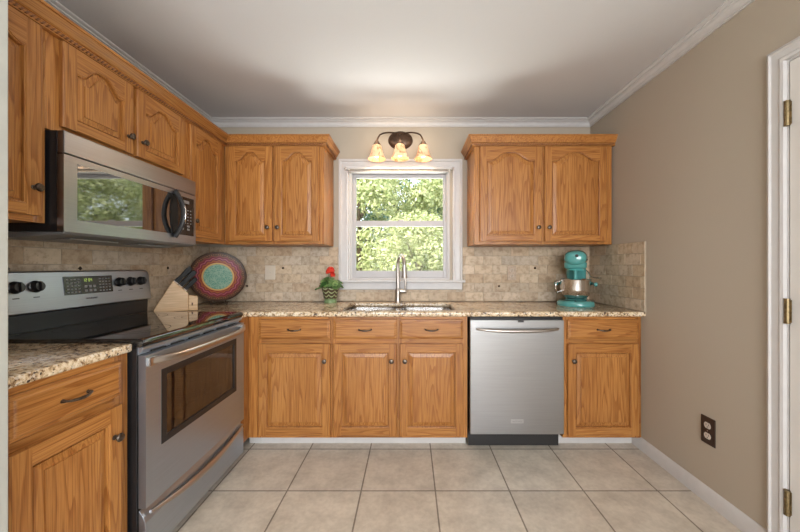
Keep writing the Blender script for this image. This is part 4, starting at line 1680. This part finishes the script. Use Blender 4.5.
b = MB()
b.lathe([(0.0, 0), (0.049, 0), (0.051, 0.010), (0.049, 0.018), (0.046, 0.022), (0.048, 0.034), (0.052, 0.038), (0.062, 0.085), (0.068, 0.105), (0.073, 0.112), (0.073, 0.120),
         (0.066, 0.121), (0.060, 0.105), (0.0, 0.100)], None, 32)
b.build('pot', pot_mat(), pt, smooth=40)
GREEN = leaf_mat('geranium_leaf', (0.03, 0.10, 0.02), (0.22, 0.36, 0.12), 0.2)
RED = leaf_mat('geranium_petal', (0.75, 0.03, 0.02), (0.85, 0.09, 0.04), 0.25)


def add_leaf(b, c, nrm, size, cup=0.15, n=7, lobes=0.12):
    nrm = Vector(nrm).normalized()
    u = nrm.orthogonal().normalized()
    w = nrm.cross(u)
    a0 = random.random() * 6.28
    vs = [Vector(c)]
    for k in range(n):
        a = a0 + 2 * PI * k / n
        r = size * (1 + lobes * math.cos(3 * a))
        vs.append(Vector(c) + u * math.cos(a) * r + w * math.sin(a) * r + nrm * cup * size)
    b.add(vs, [(0, k + 1, (k + 1) % n + 1) for k in range(n)])


b = MB()
st = MB()
rg_ = random.Random(3)
for k in range(60):
    a = rg_.random() * 2 * PI
    ph = rg_.random()
    r = 0.085 * math.sqrt(rg_.random())
    z = 0.125 + 0.085 * (1 - (r / 0.095) ** 2) * (0.35 + 0.65 * ph)
    if r > 0.06 and rg_.random() < 0.4:
        z -= 0.018
    c = Vector((r * math.cos(a), r * math.sin(a), z))
    add_leaf(b, c, (math.cos(a) * r * 8, math.sin(a) * r * 8 - 0.35, 0.8), 0.015 + 0.014 * rg_.random(), 0.25)
    if k % 3 == 0:
        st.tube([(c.x * 0.2, c.y * 0.2, 0.100), (c.x * 0.6, c.y * 0.6, 0.100 + (z - 0.100) * 0.6), tuple(c)], 0.0016, 5)
# trailing sprig to the left
for k in range(6):
    c = Vector((-0.060 - 0.010 * k, -0.02, 0.128 - 0.004 * k))
    add_leaf(b, c, (-0.3, -0.6, 0.6), 0.011, 0.2)
b.build('leaves', GREEN, pt, recalc=False)
b = MB()
for (fx, fy, fz, fr) in ((0.004, -0.01, 0.258, 0.036), (0.022, -0.02, 0.222, 0.022), (-0.018, 0.0, 0.246, 0.020)):
    st.tube([(0, 0, 0.10), (fx * 0.8, fy * 0.8, fz - fr)], 0.0022, 6)
    for k in range(int(46 * fr / 0.036)):
        d = Vector((rg_.gauss(0, 1), rg_.gauss(0, 1), rg_.gauss(0, 1))).normalized()
        if d.z < -0.5:
            d.z = -d.z
        add_leaf(b, Vector((fx, fy, fz)) + d * fr * 0.8, d, 0.0095, 0.2, 6, 0.2)
    b.ell((fx, fy, fz), fr * 0.7, fr * 0.7, fr * 0.6, 10, 6)
b.build('red_blossoms', RED, pt, recalc=False)
st.build('stems', simple('plant_stem', (0.10, 0.17, 0.05), 0.6), pt, smooth=60)

# ---- stand mixer (bowl-lift type), front towards the camera
mx = empty('stand_mixer', (1.262, 2.475, CZT + 0.0003), math.radians(-29))
tag(mx, 'aqua stand mixer with steel bowl on the counter at the right corner', 'stand mixer')


def rrect(w, d, r, cx=0, cy=0, n=6):
    pts = []
    for sx_, sy_, a0 in ((1, -1, -PI / 2), (1, 1, 0), (-1, 1, PI / 2), (-1, -1, PI)):
        for k in range(n + 1):
            a = a0 + k / n * PI / 2
            pts.append((cx + sx_ * (w / 2 - r) + r * math.cos(a), cy + sy_ * (d / 2 - r) + r * math.sin(a)))
    return pts


def loft(b, loops, cap=True, mat=0):
    n = len(loops[0])
    vs = [p for l in loops for p in l]
    fs = []
    for i in range(len(loops) - 1):
        for k in range(n):
            k2 = (k + 1) % n
            fs.append((i * n + k, i * n + k2, (i + 1) * n + k2, (i + 1) * n + k))
    if cap:
        fs.append(tuple(range(n))[::-1])
        fs.append(tuple((len(loops) - 1) * n + k for k in range(n)))
    b.add(vs, fs, mat)


b = MB()
L = []
for w, d, z in ((0.252, 0.330, 0.0), (0.256, 0.334, 0.006), (0.254, 0.332, 0.024), (0.244, 0.322, 0.034), (0.20, 0.28, 0.040)):
    L.append([(x, y, z) for x, y in rrect(w, d, 0.105)])
loft(b, L)
base = b.build('base', TEAL, mx, smooth=50)
MB().lathe([(0.0, 0.0405), (0.062, 0.0405), (0.078, 0.045), (0.070, 0.050), (0.050, 0.0525), (0.0, 0.0525)], Matrix.Translation((0, -0.045, 0)), 28).build('bowl_rest', TEAL, mx, smooth=50)
# column
b = MB()
L = []
for w, d, cy, z in ((0.150, 0.100, 0.095, 0.038), (0.142, 0.085, 0.098, 0.10), (0.138, 0.085, 0.096, 0.20), (0.138, 0.105, 0.080, 0.27), (0.130, 0.120, 0.070, 0.305)):
    L.append([(x, y, z) for x, y in rrect(w, d, 0.035, 0, cy)])
loft(b, L)
b.build('column', TEAL, mx, smooth=50)
# head: rounded housing along y
b = MB()
L = []
for y, w, h, cz in ((-0.150, 0.02, 0.02, 0.352), (-0.147, 0.075, 0.060, 0.352), (-0.138, 0.115, 0.088, 0.352), (-0.115, 0.142, 0.108, 0.352), (-0.06, 0.156, 0.120, 0.354),
                    (0.0, 0.158, 0.124, 0.354), (0.07, 0.154, 0.122, 0.352), (0.12, 0.135, 0.108, 0.350), (0.145, 0.10, 0.080, 0.348), (0.155, 0.03, 0.03, 0.348)):
    ring = []
    for k in range(28):
        a = 2 * PI * k / 28
        ca_, sa_ = math.cos(a), math.sin(a)
        e = 0.85
        ring.append((w / 2 * math.copysign(abs(ca_) ** e, ca_), y, cz + h / 2 * math.copysign(abs(sa_) ** e, sa_)))
    L.append(ring)
loft(b, L)
head = b.build('motor_head', TEAL, mx, smooth=60)
b = MB()   # dark trim band round the head
for s in (-1, 1):
    b.box(s * 0.0795 - 0.0015, s * 0.0795 + 0.0015, -0.06, 0.10, 0.338, 0.345)
pathb = []
for k in range(25):
    a = PI + PI * k / 24
    pathb.append((0.0805 * math.cos(a), -0.055 + 0.082 * math.sin(a), 0.3415))
b.tube(pathb, 0.0035, 8)
b.build('trim_band', BLACKM, head, smooth=50)
b = MB()
b.lathe([(0.0, 0), (0.011, 0), (0.011, 0.008), (0.008, 0.011), (0.0, 0.011)], Matrix.Translation((0.012, -0.1435, 0.368)) @ Matrix.Rotation(PI / 2, 4, 'X'), 20)
b.build('attachment_knob', BLACK, head, smooth=40)
b = MB()
b.lathe([(0.0, 0.302), (0.034, 0.300), (0.046, 0.288), (0.058, 0.262), (0.0, 0.262)][::-1], Matrix.Translation((0, -0.045, 0)), 24)
b.lathe([(0.0, 0.262), (0.012, 0.262), (0.012, 0.17), (0.0, 0.17)][::-1], Matrix.Translation((0, -0.045, 0)), 12)
b.build('planetary_hub', TEALD, head, smooth=40)
# lower chin of head (visible block under the band)
b = MB()
L = []
for w, d, z in ((0.138, 0.10, 0.276), (0.150, 0.12, 0.284), (0.154, 0.13, 0.320)):
    L.append([(x, y, z) for x, y in rrect(w, d, 0.045, 0, -0.06)])
loft(b, L)
b.build('head_chin', TEAL, head, smooth=50)
# bowl arms
for s in (-1, 1):
    b = MB()
    b.tube([(s * 0.05, 0.080, 0.165), (s * 0.11, 0.062, 0.162), (s * 0.128, 0.0, 0.160), (s * 0.130, -0.040, 0.160)], [0.012, 0.011, 0.010, 0.010], 10)
    b.ell((s * 0.132, -0.045, 0.160), 0.015, 0.018, 0.016, 14, 8)
    b.build('bowl_arm', TEAL, mx, smooth=60)
b = MB()
b.lathe([(0.0, 0.053), (0.050, 0.053), (0.078, 0.062), (0.096, 0.085), (0.104, 0.125), (0.107, 0.190), (0.110, 0.196), (0.107, 0.197), (0.104, 0.190), (0.101, 0.127), (0.093, 0.088), (0.075, 0.066), (0.0, 0.058)],
        Matrix.Translation((0, -0.045, 0)), 40)
bwl = b.build('mixing_bowl', CHROME, mx, smooth=50)
b = MB()
b.tube([(-0.100, -0.09, 0.180), (-0.128, -0.115, 0.172), (-0.132, -0.118, 0.130), (-0.118, -0.105, 0.100), (-0.090, -0.088, 0.110)], 0.0055, 8)
b.build('bowl_handle', CHROME, bwl, smooth=60)
b = MB()   # bowl lift lever on the right side
b.tube([(0.062, 0.10, 0.270), (0.085, 0.09, 0.245), (0.098, 0.06, 0.215), (0.135, 0.04, 0.205), (0.170, 0.03, 0.206)], 0.004, 8)
b.build('lift_lever', CHROME, mx, smooth=60)

# ============================================================ OUTLETS AND SWITCHES
CREAMP = simple('almond_plastic', (0.62, 0.55, 0.45), 0.4)
BROWNP = simple('dark_brown_plate', (0.035, 0.018, 0.012), 0.35)
OUTW = simple('outlet_face', (0.62, 0.55, 0.48), 0.4)


def outlet(name, label, loc, rz, W, H, platem, facem, dbl=False):
    """wall plate in local x-z, front towards -y"""
    t = empty(name, loc, rz)
    tag(t, label, 'outlet' if 'outlet' in name else 'light switch')
    MB().box(-W / 2, W / 2, -0.006, 0.0, -H / 2, H / 2).build('cover_plate', platem, t, bevel=0.0025)
    if 'outlet' in name:
        for s in (-1, 1):
            b = MB()
            pts = []
            for k in range(20):
                a = 2 * PI * k / 20
                pts.append((0.0185 * math.cos(a), s * H * 0.19 + max(-0.0145, min(0.0145, 0.018 * math.sin(a)))))
            b.prism(pts, 'y', -0.0075, -0.0055)
            r = b.build('receptacle', facem, t)
            b = MB()
            for q in (-1, 1):
                b.box(q * 0.0065 - 0.0012, q * 0.0065 + 0.0012, -0.0080, -0.0074, s * H * 0.19 - 0.001, s * H * 0.19 + 0.008)
            b.box(-0.0022, 0.0022, -0.0080, -0.0074, s * H * 0.19 - 0.010, s * H * 0.19 - 0.005)
            b.build('slot', BLACK, r)
    else:
        n = 2 if dbl else 1
        for i in range(n):
            x = (i - (n - 1) / 2) * 0.046
            MB().box(x - 0.0165, x + 0.0165, -0.0075, -0.0055, -0.033, 0.033).build('rocker', facem, t, bevel=0.001)
    MB().tube([(0, -0.0075, 0), (0, -0.005, 0)], 0.003, 8).build('screw', platem if False else NICKEL, t)
    return t


outlet('wall_outlet', 'dark brown outlet plate with two sockets low on the right wall', (XR - 0.0003, 1.648, 0.365), PI / -2, 0.078, 0.138, BROWNP, OUTW)
ty = YB - 0.0118
outlet('light_switch', 'almond double switch plate on the tiles between the plate and the geranium', ((270.5 - 410) * 2.72 / 325, ty, 1.2 - 6.5 * 2.72 / 325), 0, 0.086, 0.118, CREAMP, CREAMP, True)
outlet('wall_outlet', 'stone-coloured outlet plate on the tiles between the window and the mixer', ((511.5 - 410) * 2.72 / 325, ty, 1.2 - 7.0 * 2.72 / 325), 0, 0.074, 0.118,
       simple('stone_plate', (0.45, 0.35, 0.26), 0.5, noise=0.15, nscale=60), simple('stone_plate_face', (0.50, 0.41, 0.32), 0.5))

# ============================================================ OUTDOORS
PAVE = simple('pale_concrete', (0.62, 0.60, 0.55), 0.9, noise=0.08, nscale=6)
GRASS = simple('lawn', (0.20, 0.28, 0.09), 0.9, noise=0.4, nscale=3)
o = MB().box(-14, 14, YB + WT + 0.01, 22, -0.45, -0.35).build('ground', GRASS)
tag(o, kind='structure')
o = MB().box(-5, 5, YB + WT + 0.01, 5.0, -0.3495, -0.30).build('bounce_slab', PAVE)  # unseen pale slab added to bounce sunlight up to the kitchen ceiling
tag(o, kind='structure')
LEAF_A = leaf_mat('pale_leaf', (0.27, 0.32, 0.12), (0.60, 0.60, 0.34))
LEAF_B = leaf_mat('blue_green_leaf', (0.06, 0.13, 0.08), (0.15, 0.25, 0.15))
BARK = simple('bark', (0.12, 0.08, 0.05), 0.9, noise=0.4, nscale=12)


def shrub_mesh(seed, H, R, nclump, per, leaf, crown0=0.1):
    rr = random.Random(seed)
    b = MB()
    for c in range(nclump):
        a = rr.random() * 2 * PI
        zc = H * (crown0 + (0.97 - crown0) * rr.random())
        prof = math.sqrt(max(0.05, 1 - ((zc / H - 0.45) / 0.62) ** 2))
        rad = R * prof * (0.55 + 0.45 * rr.random())
        cc = Vector((rad * math.cos(a), rad * math.sin(a), zc))
        cr = R * (0.20 + 0.18 * rr.random())
        for k in range(per):
            d = Vector((rr.gauss(0, 1), rr.gauss(0, 1), rr.gauss(0, 1) + 0.25)).normalized()
            p = cc + d * cr * (0.55 + 0.5 * rr.random())
            nrm = (d + Vector((rr.gauss(0, .6), rr.gauss(0, .6), rr.gauss(0, .6)))).normalized()
            u = nrm.orthogonal().normalized()
            u = Matrix.Rotation(rr.random() * 6.28, 3, nrm) @ u
            w = nrm.cross(u)
            s = leaf * (0.6 + 0.7 * rr.random())
            b.add([p - u * s, p + w * s * 0.42, p + u * s, p - w * s * 0.42], [(0, 1, 2, 3)])
    return b


def shrub(name, seed, H, R, nclump, per, leaf, mat, crown0=0.1):
    t = empty(name)
    shrub_mesh(seed, H, R, nclump, per, leaf, crown0).build('foliage', mat, t, recalc=False)
    b = MB()
    rr = random.Random(seed + 50)
    b.tube([(0, 0, 0), (0.03, 0.02, H * 0.4), (0.0, 0.05, H * 0.8)], [0.09, 0.06, 0.02], 8)
    for k in range(7):
        a = rr.random() * 6.28
        z = H * (0.2 + 0.08 * k)
        b.tube([(0, 0, z), (R * 0.35 * math.cos(a), R * 0.35 * math.sin(a), z + 0.25), (R * 0.7 * math.cos(a), R * 0.7 * math.sin(a), z + 0.55)], [0.035, 0.02, 0.008], 6)
    b.build('branches', BARK, t, smooth=60)
    return t


protos = [shrub('leafy_shrub', 1, 4.4, 1.30, 85, 240, 0.050, LEAF_A), shrub('leafy_shrub', 2, 3.7, 1.20, 75, 240, 0.048, LEAF_A)]
used = [False, False]
spots = [(-4.4, 7.9, 1, 0.3), (-2.2, 7.3, 0, 1.1), (-0.95, 6.3, 1, 2.0), (0.95, 6.6, 1, 0.7), (2.6, 7.9, 0, 3.0), (4.9, 8.1, 1, 4.0), (0.10, 5.3, 1, 5.0)]
for i, (x, y, k, rz_) in enumerate(spots):
    o = protos[k] if not used[k] else copy_tree(protos[k])
    used[k] = True
    o.location = (x, y, -0.36 if i != 6 else -0.36)
    o.rotation_euler = (0, 0, rz_)
    if i == 6:
        o.scale = (0.75, 0.75, 0.62)
    tag(o, 'pale yellow-green leafy shrub in the sunlit thicket outside the kitchen window', 'shrub', 'shrubs outside the window')
tr = shrub('leafy_tree', 9, 6.2, 2.0, 95, 130, 0.10, LEAF_B, 0.15)
tr.location = (-0.5, 10.2, -0.36)
tag(tr, 'darker blue-green tree behind the pale shrubs outside the window', 'tree', 'trees behind the shrubs')
for (x, y, rz_) in ((-5.6, 11.4, 1.0), (4.8, 11.6, 2.2)):
    o = copy_tree(tr)
    o.location = (x, y, -0.36)
    o.rotation_euler = (0, 0, rz_)
    tag(o, 'darker blue-green tree behind the pale shrubs outside the window', 'tree', 'trees behind the shrubs')
